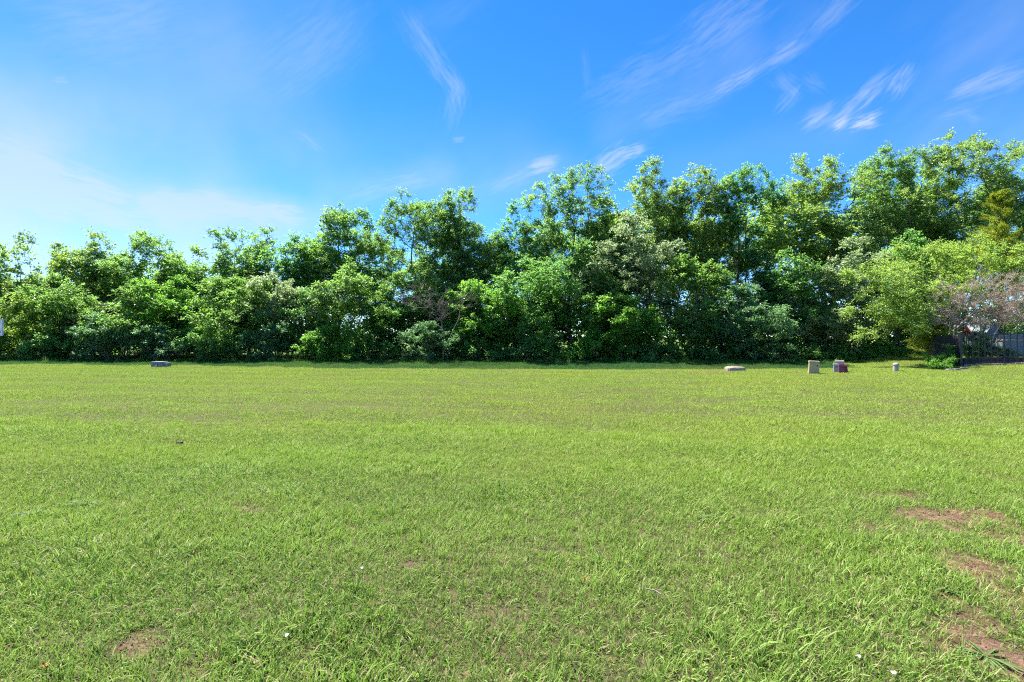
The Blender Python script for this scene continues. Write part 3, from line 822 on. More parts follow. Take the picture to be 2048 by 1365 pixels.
for i, (lb, px, top, hw, bot, Y, lf, npt, gap, ex, kw) in enumerate(CANOPY):
    Y += 4.0; top -= 12
    ex = [(e[0] * Y / (Y - 4.0), Y, CAM_H + (e[2] - CAM_H) * Y / (Y - 4.0) + .3, *e[3:]) for e in ex]
    lob = crown_px(px, top, hw * 1.38, bot + 85, Y, 0.62, 13, 20 + i) + ex
    b = at(px + rng.uniform(-10, 10), 0, Y)
    kw = {'nsub': 4, 'nleaf': 8, **kw}
    make_tree('canopy_tree', lb, 'tree', (b[0], Y), lob, int(npt * 1.85), 40 + i, lf, gap=gap - .10, group=CG, L=(0.125, 0.215) if i < 8 else (0.108, 0.19), slen=(.35, .95), up=.75, csize=.6, per=8, flat=.85, **kw)

# second row, partly seen through the first: copies of the front trees set behind it
front = [o for o in COL.objects if o.name.startswith('canopy_tree')]
BG = 'trees half hidden behind the front row'
BEHIND = ['left end of the tree line', 'tree left of the dark rounded bush', 'dark rounded bush', 'low grey ground box', 'thin tree top left of the sky notch', 'round-crowned tall tree',
          'pale small tree left of the dead branches', 'broad tree with dead branches', 'light-green tree with forked limbs', 'slim ivy-grown tree', 'tall twin-spired tree', 'left one of the airy olive trees',
          'right one of the airy olive trees', 'tan utility pedestal', 'group of pedestals', 'dome-topped marker post', 'bare pinkish garden tree']
for i, px in enumerate((-60, 95, 215, 360, 480, 640, 760, 885, 985, 1090, 1215, 1340, 1440, 1600, 1740, 1860, 2010)):
    src = front[(i * 5 + 3) % 17]
    Y = 42.5 + 1.3 * math.sin(i * 2.4)
    wtop = float(np.interp(px, [c_[1] for c_ in CANOPY], [c_[2] for c_ in CANOPY])) + 78
    tz = at(px, float(wtop) + 18 * math.sin(i * 1.7), Y)[2]
    hsrc = src['crown_height']
    r_ = src.copy(); COL.objects.link(r_)
    r_.location = (at(px, 0, Y)[0], Y, float(ground_h(at(px, 0, Y)[0], Y)))
    k_ = tz / hsrc; r_.scale = (max(k_, .8) * 1.15, max(k_, .8) * 1.05, k_); r_.rotation_euler = (0, 0, 1.1 + i * 1.9)
    tag(r_, 'back-row tree half hidden behind the ' + BEHIND[i], 'tree', BG)
    for ch in list(src.children):
        c_ = ch.copy(); COL.objects.link(c_); c_.parent = r_

# ------------------------------------------------------------------ tree line: middle storey
MG = 'smaller trees in front of the canopy trees'
MIDDLE = [
 ('light-green small tree just right of the white sign', 35, 585, 62, 705, 32.2, 'leaf_yellow', 330, .25),
 ('light-green small tree left of the dark rounded bush', 130, 570, 60, 710, 32.2, 'leaf_elm', 330, .25),
 ('yellow-green small tree behind the dark rounded bush', 245, 545, 60, 690, 32.6, 'leaf_elm', 330, .25),
 ('green small tree above the grey ground box', 345, 560, 62, 700, 32.4, 'leaf_privet', 330, .25),
 ('leafy small tree between grey ground box and sky notch', 455, 560, 62, 715, 32.4, 'leaf_elm', 340, .25),
 ('pale silvery small tree below the open sky notch', 545, 520, 50, 650, 32.6, 'leaf_silver', 300, .32),
 ('dark small tree below the round-crowned tall tree', 610, 600, 50, 720, 32.8, 'leaf_deep', 260, .30),
 ('pale-green small tree left of the dead brown branches', 705, 545, 58, 700, 32.4, 'leaf_elm', 340, .28),
 ('bright-green small tree right of the dead brown branches', 965, 530, 60, 690, 32.2, 'leaf_privet', 380, .26),
 ('deep-green small tree under the ivy-grown slim tree', 1050, 545, 58, 715, 32.4, 'leaf_deep', 360, .24),
 ('silvery pale-green small tree in front of the airy pair', 1275, 440, 88, 620, 32.8, 'leaf_silver', 560, .28),
 ('bright privet-green small tree under the silvery tree', 1245, 565, 58, 710, 31.6, 'leaf_privet', 400, .26),
 ('light-green drooping small tree left of the flat stone slab', 1385, 545, 56, 700, 31.8, 'leaf_elm', 360, .28),
 ('deep-green small tree straight below the twin-spired tree', 1150, 480, 70, 720, 32.8, 'leaf_deep', 460, .30),
 ('dark glossy small tree behind the flat stone slab', 1485, 545, 70, 725, 32.0, 'leaf_blue', 480, .26),
 ('dark small tree behind the tan utility pedestal', 1590, 530, 56, 725, 32.6, 'leaf_deep', 380, .32),
 ('pale silvery small tree between sparse tree and garden tree', 1725, 465, 66, 640, 32.8, 'leaf_silver', 440, .32),
 ('pale silvery low tree behind the group of utility pedestals', 1665, 580, 54, 725, 32.2, 'leaf_silver', 330, .34),
 ('dark tree standing behind the dome-topped marker post', 1800, 500, 64, 720, 33.0, 'leaf_deep', 420, .32),
]
for i, (lb, px, top, hw, bot, Y, lf, npt, gap) in enumerate(MIDDLE):
    Y += 1.0 + 0.7 * math.sin(i * 2.6); top += 34 * math.sin(i * 4.1) - 12
    lob = crown_px(px, top, hw * 1.3, bot + 10, Y, 0.7, 9, 120 + i)
    b = at(px, 0, Y)
    make_tree('understorey_tree', lb, 'tree', (b[0], Y + 0.3), lob, int(npt * 1.1), 140 + i, lf, gap=gap - .08, group=MG, L=(0.11, 0.185), slen=(.32, .7), bark='bark_dark')

# shaded small trees standing deeper in the row, copies of the ones in front
inner = [o for o in COL.objects if o.name.startswith('understorey_tree')]
DEEP = [(-10, 'white sign'), (90, 'tree left of the dark rounded bush'), (200, 'dark rounded bush'), (310, 'grey ground box'), (420, 'bush right of the grey ground box'), (500, 'silvery tree by the sky notch'),
        (745, 'low dark bush in the shade'), (830, 'dead brown branches'), (915, 'bright-green tree by the dead branches'), (1010, 'deep-green tree under the ivy-grown trunk'), (1110, 'twin-spired tree foot'),
        (1205, 'bright privet-green tree'), (1320, 'silvery tree foot'), (1450, 'flat slab'), (1540, 'glossy dark tree'), (1850, 'low olive cedar')]
for i, (px, nm) in enumerate(DEEP):
    src = inner[(i * 7 + 2) % len(inner)]
    Y = 36.4 + .5 * math.sin(i * 3.1)
    r_ = src.copy(); COL.objects.link(r_)
    x_ = at(px, 0, Y)[0]
    r_.location = (x_, Y, float(ground_h(x_, Y)))
    k_ = (4.9 + .8 * math.sin(i * 1.9)) / src['crown_height']; r_.scale = (1.15, 1.0, k_); r_.rotation_euler = (0, 0, .8 + i * 2.3)
    tag(r_, 'shaded small tree deep in the row behind the ' + nm, 'tree', 'small trees deep in the tree line')
    for ch in list(src.children):
        c_ = ch.copy(); COL.objects.link(c_); c_.parent = r_

# ------------------------------------------------------------------ tree line: shrubs
SG = 'bushes along the foot of the tree line'
SHRUBS = [
 ('low green bush at the left edge below the white sign', -20, 650, 50, 722, 31.6, 'leaf_elm', 200),
 ('green bush on the left of the dark rounded bush', 110, 655, 52, 726, 31.4, 'leaf_deep', 220),
 ('large dark blue-green rounded bush on the lawn edge', 213, 632, 52, 730, 30.9, 'leaf_blue', 330),
 ('green bush behind the low grey ground box', 335, 648, 56, 722, 31.2, 'leaf_blue', 280),
 ('dark green bush just right of the low grey ground box', 420, 660, 50, 727, 31.2, 'leaf_deep', 240),
 ('dark blue-green bush left of the light rounded one', 535, 650, 58, 728, 31.2, 'leaf_blue', 280),
 ('light-green rounded bush standing out on the lawn edge', 650, 648, 44, 730, 30.8, 'leaf_privet', 300),
 ('dark low bush in the shade right of the light rounded one', 750, 680, 48, 725, 32.0, 'leaf_deep', 170),
 ('blue-green bush drooping to the grass below the dead branches', 855, 640, 52, 727, 31.0, 'leaf_blue', 320),
 ('dark bush right of the drooping blue-green one', 960, 680, 50, 725, 31.8, 'leaf_deep', 180),
 ('dark bush below the ivy-grown slim tree', 1060, 670, 54, 727, 31.6, 'leaf_deep', 200),
 ('dark bush below the bright privet-green small tree', 1180, 675, 56, 727, 31.4, 'leaf_privet', 200),
 ('dark bush at the foot of the silvery small tree', 1300, 680, 56, 727, 31.4, 'leaf_deep', 200),
 ('dark bush left behind the flat stone slab', 1420, 680, 54, 727, 31.6, 'leaf_deep', 200),
 ('dark bush right behind the flat stone slab', 1530, 675, 54, 727, 31.4, 'leaf_blue', 200),
 ('dark bush at the back of the tan utility pedestal', 1640, 675, 56, 725, 32.0, 'leaf_deep', 200),
 ('dark bush in deep shade between pedestals and marker post', 1745, 675, 56, 722, 32.4, 'leaf_deep', 200),
]
for i, (lb, px, top, hw, bot, Y, lf, npt) in enumerate(SHRUBS):
    Y += 1.1
    lob = crown_px(px, top, hw * 1.25, bot, Y, 0.7, 8, 220 + i)
    b = at(px, 0, Y); zt = at(px, top, Y)[2]
    st = [[(0, 0, 0), (0.5 * math.cos(q), 0.4 * math.sin(q), zt * 0.5)] for q in (0.3, 1.7, 3.0, 4.6)]
    make_tree('bush', lb, 'bush', (b[0], Y), lob, npt, 240 + i, lf, gap=.06, group=SG, L=(0.095, 0.155), slen=(.25, .5), bark='bark_dark', stems=st, csize=.42, per=8)

# a leafy thicket behind, too dense to tell its stems apart
def mass(name, label, n, seed, xr, yr, zf, leaf, L):
    g = np.random.default_rng(seed)
    x = g.uniform(*xr, n); y = g.uniform(*yr, n)
    top = zf(x)
    z = top * g.random(n) ** 0.8
    k = np.sin(x * 2.1 + y) * np.sin(z * 2.3 + x * 0.7) + 0.6 * np.sin(x * 5.3 - y * 3.1 + z * 4.0) > -0.35
    P = np.stack((x, y, z + 0.05), 1)[k]; n = len(P)
    Ls = g.uniform(*L, n)
    V, T, a, c = leaf_arrays(P, g.normal(size=(n, 3)) + np.array((0, -.2, -.2)), np.array((0, 0, 1.0)) + g.normal(size=(n, 3)) * .6, Ls, Ls * .55, g.random(n), g.random(n))
    o = mobj(name, mesh_np(name, V, tris=T, attrs={'rnd': a, 'clump': c}), M[leaf])
    tag(o, label, 'thicket', None, 'stuff'); return o
mass('thicket', 'dark undergrowth filling the ground behind the tree line', 95000, 5, (-54, 54), (36.5, 44), lambda x: 3.4 + 0.9 * np.sin(x * .6) + .5 * np.sin(x * 1.7 + 1), 'leaf_deep', (.24, .42))

# ------------------------------------------------------------------ dead tree
def bare_tree(name, label, base, lobes, npts, seed, bark, stems, nsub, slen, twr, split=0.02, leaf=None, keep=0.0, up=0.3, group=None, spread=0.9):
    bx, by = base; bz = float(ground_h(bx, by)) - 0.05
    root = thing(name, label, 'tree', (bx, by, bz), 0.0, group)
    lob = [(l[0] - bx, l[1] - by, l[2] - bz, l[3], l[4], l[5]) for l in lobes]
    pts = lobe_points(lob, npts, seed, 0.1, 0.35, 0.5, 5)
    X, par, r, tips, n0 = skeleton(stems, pts, seed, 0.25, 0.9)
    V, T, a, c, tw = spray_leaves(X, par, tips, seed, nsub, 3, slen, (.04, .07), 0.5, 0.1, up, spread, True)
    wood(root, X, par, r, M[bark], tw, split, twr)
    if leaf:
        g = np.random.default_rng(seed); nl = len(V) // 4
        k = g.random(nl) < keep
        kk = np.repeat(k, 4); V = V[kk]; n = int(k.sum()); b = (np.arange(n) * 4)[:, None]
        T = np.concatenate((b + np.array([[0, 1, 2]]), b + np.array([[0, 2, 3]])), 1).reshape(-1, 3)
        mobj('crown', mesh_np('crown', V, tris=T, attrs={'rnd': a[kk], 'clump': c[kk]}), M[leaf], root)
    return root
b = at(885, 0, 31.7)
bare_tree('dead_tree', 'leafless tangle of brown dead branches among the green trees', (b[0], 31.9), [extra(880, 610, 62, 38, 31.7), extra(830, 590, 40, 26, 31.7), extra(930, 600, 34, 34, 31.7)],
          170, 301, 'bark', [[(0, 0, 0), (0.1, 0, 1.4), (-0.1, 0, 2.6)], [(0.2, 0.1, 0), (0.5, 0, 1.6), (1.0, 0, 2.8)]], 4, (.4, .9), .006)
b = at(655, 0, 32.0)
bare_tree('dead_tree', 'thin leafless grey branches under the open sky notch', (b[0], 32.6), [extra(640, 600, 44, 40, 32.2), extra(690, 590, 30, 30, 32.2)],
          90, 302, 'bark', [[(0, 0, 0), (0.0, 0, 1.6), (-0.2, 0, 3.0)]], 4, (.35, .8), .006)

# ------------------------------------------------------------------ garden at the right
b = at(1905, 0, 29.6)
GY_ = 29.6
gl = [extra(1775, 565, 62, 40, 27.6), extra(1745, 620, 42, 26, 27.2), extra(1790, 650, 62, 28, 27.0), extra(1850, 520, 66, 40, GY_), extra(1930, 505, 60, 34, GY_),
      extra(2010, 510, 60, 40, GY_), extra(2070, 545, 60, 50, GY_), extra(1860, 590, 74, 46, 28.4), extra(1960, 560, 80, 40, 30.2), extra(1830, 625, 62, 34, 27.6), extra(1720, 668, 30, 12, 27.0), extra(1730, 545, 40, 14, 27.4),
      extra(1795, 585, 50, 30, 27.6), extra(1965, 610, 70, 44, 31.2), extra(2050, 605, 64, 54, 31.2)]
make_tree('garden_tree', 'wide bright yellow-green garden tree with low drooping branches by the fence', 'tree', (b[0], 29.6), gl, 1350, 401, 'leaf_fresh', gap=.12, L=(.075, .125), nsub=5, nleaf=10, csize=.5, per=8,
          slen=(.35, .75), droop=.15, up=.15, spread=0.7)
b = at(1962, 0, 26.6)
bl = [extra(1905, 600, 46, 34, 26.5), extra(1960, 590, 50, 40, 26.6), extra(2015, 585, 50, 42, 26.6), extra(2060, 610, 44, 44, 26.6), extra(1890, 632, 36, 22, 26.4), extra(2000, 630, 60, 26, 26.6), extra(1945, 640, 40, 16, 26.4)]
bare_tree('flowering_tree', 'nearly leafless many-stemmed tree with pinkish grey twigs behind the fence', (b[0], 26.6), bl, 760, 402, 'bark_pale',
          [[(0, 0, 0), (-.12, 0, .7), (-.55, 0, 1.55), (-1.0, 0, 2.3)], [(.08, 0, 0), (.1, 0, .8), (.05, .1, 1.8), (.0, .1, 2.8)], [(.2, .05, 0), (.4, 0, .8), (1.0, .1, 1.8), (1.4, 0, 2.8)], [(.1, .1, 0), (.7, .1, .9), (1.9, .1, 1.8), (2.4, 0, 2.4)]],
          7, (.3, .62), .0052, .02, 'leaf_bud', 0.30)

# cedar: fans of fine sprays along upswept limbs
def cedar(name, label, base, H, Rr, seed, z0=0.6, dens=1.0, nl=130):
    g = np.random.default_rng(seed); bx, by = base; bz = float(ground_h(bx, by))
    root = thing(name, label, 'tree', (bx, by, bz))
    A, B, ra, rb, P, D = [], [], [], [], [], []
    nseg = 10
    for i in range(nseg):
        A.append((0, 0, H * i / nseg)); B.append((0, 0, H * (i + 1) / nseg)); ra.append(.16 * (1 - i / nseg) + .01); rb.append(.16 * (1 - (i + 1) / nseg) + .008)
    for i in range(int(120 * dens)):
        z = z0 + (H - z0) * g.random() ** 0.9; th = g.uniform(0, 6.283)
        ln = Rr * (1 - (z / H) ** 1.6) * g.uniform(.6, 1.05) + .25
        d = np.array((math.cos(th), math.sin(th), g.uniform(.15, .65)))
        e = np.array((0, 0, z)) + d * ln
        A.append((0, 0, z)); B.append(tuple(e)); ra.append(.022); rb.append(.006)
        for q in range(nl):
            t = g.uniform(.25, 1.05)
            s = np.array((-d[1], d[0], 0)) * g.normal() * .22 * ln * (1.15 - t)
            P.append(np.array((0, 0, z)) + d * ln * t + s + g.normal(size=3) * .05); D.append(d + g.normal(size=3) * .35 + np.array((0, 0, .3)))
    P, D = np.array(P), np.array(D); n = len(P); Ls = g.uniform(.10, .20, n)
    tubes_obj('trunk', np.array(A, float), np.array(B, float), np.array(ra), np.array(rb), M['bark_dark'], root)
    V, T, a, c = leaf_arrays(P, D, g.normal(size=(n, 3)), Ls, Ls * .2, g.random(n), g.random(n))
    mobj('crown', mesh_np('crown', V, tris=T, attrs={'rnd': a, 'clump': c}), M['leaf_cedar'], root)
b = at(2000, 0, 31.5)
cedar('cedar_tree', 'feathery olive-yellow cedar top rising behind the garden tree', (b[0], 31.5), at(0, 412, 31.5)[2], 3.0, 403, 3.2, 1.0, 150)
b = at(1868, 0, 27.6)
cedar('cedar_bush', 'low olive-green cedar in the shade left of the black fence post', (b[0], 27.6), 2.3, 1.1, 404, .35, .5, 110)

# garden plants
def plant(name, label, px, top, hw, bot, Y, leaf, npt, seed, L=(.05, .09), ratio=.5, group=None):
    lob = crown_px(px, top, hw, bot, Y, .8, 6, seed); b = at(px, 0, Y); zt = at(px, top, Y)[2] - float(ground_h(b[0], Y))
    st = [[(0, 0, 0), (0.15 * math.cos(q), .15 * math.sin(q), max(.15, zt * .45))] for q in (.3, 1.9, 3.4, 5.0)]
    return make_tree(name, label, 'plant', (b[0], Y), lob, npt, seed, leaf, gap=.02, L=L, bark='bark_dark', stems=st, slen=(.1, .24), nsub=4, nleaf=8, csize=.16, per=6, ratio=ratio, up=.7, droop=.1, group=group)
plant('leafy_plant', 'bright green leafy plant outside the foot of the fence post', 1882, 711, 35, 746, 24.9, 'leaf_privet', 230, 501, (.05, .085), .4)
plant('leafy_plant', 'dark green bushy plant inside the fence right beside the post', 1945, 688, 22, 722, 26.2, 'leaf_deep', 110, 502)
plant('leafy_plant', 'white-variegated shrub in the middle behind the fence', 1975, 682, 24, 722, 26.2, 'leaf_white', 140, 503)
plant('leafy_plant', 'low grey-green variegated shrub behind the right end of the raised bed', 2012, 698, 24, 724, 26.0, 'leaf_white', 130, 504)
plant('flower_cluster', 'small orange-red flower head showing above the fence', 1933, 661, 5, 667, 26.3, 'flower_orange', 5, 505, (.03, .055), .6)
plant('leafy_plant', 'pale variegated plant peeping over the fence beside the orange flower', 1948, 664, 14, 690, 26.6, 'leaf_white', 50, 506)
plant('leafy_plant', 'tall green shrub between the shed and the fence post', 1962, 662, 20, 700, 27.6, 'leaf_elm', 120, 508)
plant('leafy_plant', 'green shrub right of the shed above the low wall', 2022, 655, 24, 690, 29.2, 'leaf_elm', 140, 509)
plant('leafy_plant', 'dark leafy plant in front of the fence return panel', 1902, 690, 12, 722, 25.6, 'leaf_deep', 50, 507)

# ------------------------------------------------------------------ fence and raised bed
M['black_metal'] = noise_mat('black_metal', [(0.3, (0.010, 0.010, 0.014)), (0.7, (0.022, 0.022, 0.03))], 8, .45, .5, .1, 60)
M['black_wood'] = noise_mat('black_wood', [(0.3, (0.012, 0.012, 0.018)), (0.7, (0.035, 0.033, 0.05))], 6, .6, .4, .4, 40, stain=(.05, .05, .075))
M['brick'] = noise_mat('brick', [(0.3, (0.30, 0.20, 0.17)), (0.7, (0.45, 0.34, 0.30))], 9, .9, .2, .5, 50)
M['stone'] = noise_mat('stone', [(0.3, (0.20, 0.175, 0.155)), (0.7, (0.32, 0.29, 0.26))], 7, .9, .2, .6, 40, stain=(.14, .12, .10))
pA = np.array((*at(1921, 0, 25.3)[:2], 0)); fd = unit(np.array((2.35, -1.25, 0.0)))
def gz(p): return float(ground_h(p[0], p[1]))
fence = thing('metal_fence', 'black metal picket fence with square post at the right edge', 'fence', (pA[0], pA[1], gz(pA)))
def loc(p, z): return np.array((p[0] - pA[0], p[1] - pA[1], z - gz(pA)))
TOPZ, RAILZ, LOWZ = 1.70, 1.50, 0.40
mb = MB(); c0 = loc(pA, 0); mb.box(-.06, .06, -.06, .06, -.15, 1.70); mb.build('post', M['black_metal'], fence, .006)
mb = MB(); mb.box(-.075, .075, -.075, .075, 1.702, 1.735, .02); mb.build('post_cap', M['black_metal'], fence)
FL = 5.6
def fp(s): return pA + fd * s
for rz_ in (RAILZ, LOWZ):
    mb = MB(); N_ = 8
    for i in range(N_):
        a, b2 = fp(FL * i / N_ + (.06 if i == 0 else 0)), fp(FL * (i + 1) / N_)
        mb.bar(loc(a, gz(a) + rz_), loc(b2, gz(b2) + rz_), .03, .04)
    mb.build('rail', M['black_metal'], fence)
pick = None
for i in range(24):
    p = fp(.235 * (i + 1))
    if pick is None:
        mb = MB(); mb.box(-.016, .016, -.016, .016, .12, TOPZ - .03); mb.add([(-.016, -.016, TOPZ - .03), (.016, -.016, TOPZ - .03), (.016, .016, TOPZ - .03), (-.016, .016, TOPZ - .03), (0, 0, TOPZ + .02)], [(0, 1, 4), (1, 2, 4), (2, 3, 4), (3, 0, 4)])
        o = mb.build('picket', M['black_metal'], fence); pick = o
    else:
        o = bpy.data.objects.new('picket', pick.data); link(o, fence)
    o.location = loc(p, gz(p)); o.rotation_euler = (0, 0, math.atan2(fd[1], fd[0]))
p2 = fp(FL * .985)
# return of the fence: close-set dark boards going back from the post
rd = unit(np.array((-.02, 1.0, 0)))
ret = thing('fence_return', 'dark close-boarded fence return running back from the black post', 'fence', (pA[0], pA[1], gz(pA)))
bd = None
for i in range(11):
    p = rd * (.14 + .125 * i)
    if bd is None:
        mb = MB(); mb.box(-.012, .012, -.056, .056, 0, 1.52); mb.add([(-.012, -.056, 1.52), (.012, -.056, 1.52), (.012, .056, 1.52), (-.012, .056, 1.52), (-.012, 0, 1.6), (.012, 0, 1.6)], [(0, 1, 5, 4), (2, 3, 4, 5), (1, 2, 5), (3, 0, 4)])
        o = mb.build('board', M['black_wood'], ret); bd = o
    else:
        o = bpy.data.objects.new('board', bd.data); link(o, ret)
    o.location = (p[0], p[1], .02 * math.sin(i * 2.1))
for z in (.35, 1.25):
    mb = MB(); mb.bar((.035, .08, z), (.01, 1.46, z), .04, .08); mb.build('rail', M['black_wood'], ret)
# raised bed boards just inside the fence
bedp = fp(.12) + np.array((.05, .10, 0))
bed = thing('raised_bed', 'low black timber raised bed along the inside of the fence', 'planter', (bedp[0], bedp[1], gz(bedp)), math.atan2(fd[1], fd[0]))
for k, (z0, z1, yy, x1) in enumerate(((.10, .25, 0, 2.42), (.256, .40, .02, 2.32))):
    mb = MB(); mb.box(.0 + .04 * k, x1, yy, yy + .05, z0, z1); o = mb.build('board', M['black_wood'], bed, .006)
    o.rotation_euler = (0, -.03, 0)
for x in (0.02, 2.3):
    mb = MB(); mb.box(x, x + .08, .08, .16, -.1, .42); mb.build('stake', M['black_wood'], bed)
mb = MB(); mb.box(.06, 2.3, .09, .8, -.05, .33); mb.build('soil', M['soil'], bed)
ed = thing('brick_edging', 'row of weathered pinkish bricks laid under the raised bed', 'bricks', (bedp[0], bedp[1], gz(bedp)), math.atan2(fd[1], fd[0]))
bk = None
for i in range(12):
    if bk is None:
        mb = MB(); mb.box(-.10, .10, -.045, .045, 0, .09); o = mb.build('brick', M['brick'], ed, .008); bk = o
    else: o = bpy.data.objects.new('brick', bk.data); link(o, ed)
    x = .12 + i * .214
    pw = bedp + fd * x
    o.location = (x, -.055 + .008 * math.sin(i * 3.3), gz(pw) - gz(bedp) - .01); o.rotation_euler = (0, -.03, .05 * math.sin(i * 5.1))
# edging stones outside the post
def rock(name, label, p, sx, sy, sz, mat, seed, group=None, cat='stone'):
    g = np.random.default_rng(seed); n, mrow = 14, 6
    mb = MB(); prof = []
    V = []; F = []
    for j in range(mrow):
        t = j / (mrow - 1); rr = [1.0, 1.03, 1.0, .93, .74, .0001][j]; z = [-.25, .25, .62, .86, .98, 1.0][j]
        for k in range(n):
            an = 2 * math.pi * k / n
            w = 1 + .14 * mnoise.noise(Vector((math.cos(an) * 1.3 + seed, math.sin(an) * 1.3, t)))
            V.append((math.copysign(abs(math.cos(an)) ** .75, math.cos(an)) * sx * rr * w, math.copysign(abs(math.sin(an)) ** .75, math.sin(an)) * sy * rr * w, z * sz + .05 * sz * mnoise.noise(Vector((an * 2, t * 3, seed)))))
    for j in range(mrow - 1):
        for k in range(n): F.append((j * n + k, j * n + (k + 1) % n, (j + 1) * n + (k + 1) % n, (j + 1) * n + k))
    mb.add(V, F); o = mb.build(name, mat, None); o.location = (p[0], p[1], gz(p)); tag(o, label, cat, group); return o
for i, (px, py, s_, lb) in enumerate(((1900, 743.5, .17, 'leftmost flat edging stone in the grass by the fence post'), (1913, 743, .16, 'middle flat edging stone at the foot of the fence post'), (1928, 742, .19, 'rightmost flat edging stone right of the fence post foot'))):
    x, Y = gpt(px, py); Y += .35
    rock('edging_stone', lb, (x * Y / (Y - .35), Y), s_, .10, .09, M['stone'], 20 + i, 'edging stones by the fence post')

# blue-grey garden shed behind the fence and its low wall
M['bluegrey'] = noise_mat('bluegrey', [(0.3, (0.11, 0.15, 0.165)), (0.7, (0.16, 0.205, 0.22))], 5, .6, .4, .15, 30)
M['trim'] = noise_mat('trim', [(0.3, (0.50, 0.28, 0.14)), (0.7, (0.62, 0.38, 0.22))], 6, .7, .3, .2, 30)
p = at(1986, 0, 29.0)
sh = thing('garden_shed', 'narrow blue-grey gabled shed behind the bare tree', 'shed', (p[0], p[1], gz(p)))
mb = MB(); zt = at(0, 649, 29.0)[2] - gz(p); ze = zt - .42; hw = .36
mb.add([(-hw, 0, 0), (hw, 0, 0), (hw, 0, ze), (0, 0, zt), (-hw, 0, ze), (-hw, 1.4, 0), (hw, 1.4, 0), (hw, 1.4, ze), (0, 1.4, zt), (-hw, 1.4, ze)],
       [(0, 1, 2, 3, 4), (9, 8, 7, 6, 5), (0, 5, 6, 1), (1, 6, 7, 2), (4, 9, 5, 0)]); mb.build('wall', M['bluegrey'], sh)
for s_ in (-1, 1):
    mb = MB(); mb.add([(0, -.08, zt + .02), (s_ * (hw + .08), -.08, ze - .07), (s_ * (hw + .08), 1.5, ze - .07), (0, 1.5, zt + .02), (0, -.08, zt + .06), (s_ * (hw + .08), -.08, ze - .03), (s_ * (hw + .08), 1.5, ze - .03), (0, 1.5, zt + .06)],
                      [(0, 1, 2, 3), (4, 7, 6, 5), (0, 4, 5, 1), (1, 5, 6, 2), (2, 6, 7, 3), (3, 7, 4, 0)]); mb.build('roof', M['bluegrey'], sh)
mb = MB(); mb.box(-.2, .2, -.03, -.002, .05, 1.75); dr = mb.build('door', M['bluegrey'], sh, .004)
mb = MB(); mb.box(.13, .16, -.055, -.032, .85, .98); mb.build('handle', M['black_metal'], dr)
p = at(2005, 0, 27.6)
lw = thing('garden_wall', 'low blue-grey wall with an orange-brown cap line behind the fence', 'wall', (p[0], p[1], gz(p)))
mb = MB(); mb.box(0, 4.2, 0, .25, -.2, .92); mb.build('panel', M['bluegrey'], lw, .01)
mb = MB(); mb.box(-.03, 4.24, -.04, .29, .923, .985); mb.build('cap', M['trim'], lw, .01)
mb = MB(); mb.box(.1, 4.2, .35, .5, .3, 1.28); mb.build('back_panel', M['bluegrey'], lw, .01)

# ------------------------------------------------------------------ utility pedestals
M['tan'] = noise_mat('tan', [(0.3, (0.36, 0.27, 0.14)), (0.7, (0.46, 0.36, 0.20))], 5, .6, .4, .1, 50, stain=(.30, .22, .12))
M['palegrey'] = noise_mat('palegrey', [(0.3, (0.36, 0.36, 0.37)), (0.7, (0.46, 0.46, 0.46))], 5, .5, .4, .1, 50, stain=(.30, .30, .28))
M['cream'] = noise_mat('cream', [(0.3, (0.32, 0.29, 0.23)), (0.7, (0.42, 0.385, 0.32))], 5, .6, .4, .2, 40, stain=(.22, .19, .14))
M['maroon'] = noise_mat('maroon', [(0.3, (0.17, 0.035, 0.06)), (0.7, (0.24, 0.06, 0.09))], 5, .5, .4, .1, 50, stain=(.24, .10, .11))
M['greybox'] = noise_mat('greybox', [(0.3, (0.15, 0.165, 0.18)), (0.7, (0.22, 0.235, 0.25))], 6, .6, .4, .2, 40, stain=(.16, .14, .12))
M['dark'] = noise_mat('dark', [(0.3, (0.03, 0.03, 0.03)), (0.7, (0.06, 0.055, 0.05))], 8, .7, .3, .2, 40)
M['pinklabel'] = noise_mat('pinklabel', [(0.3, (0.62, 0.48, 0.46)), (0.7, (0.72, 0.60, 0.58))], 8, .6, .3, .05, 40)
M['concrete'] = noise_mat('concrete', [(0.3, (0.24, 0.19, 0.155)), (0.7, (0.36, 0.30, 0.25))], 7, .9, .2, .5, 60, stain=(.15, .115, .085))
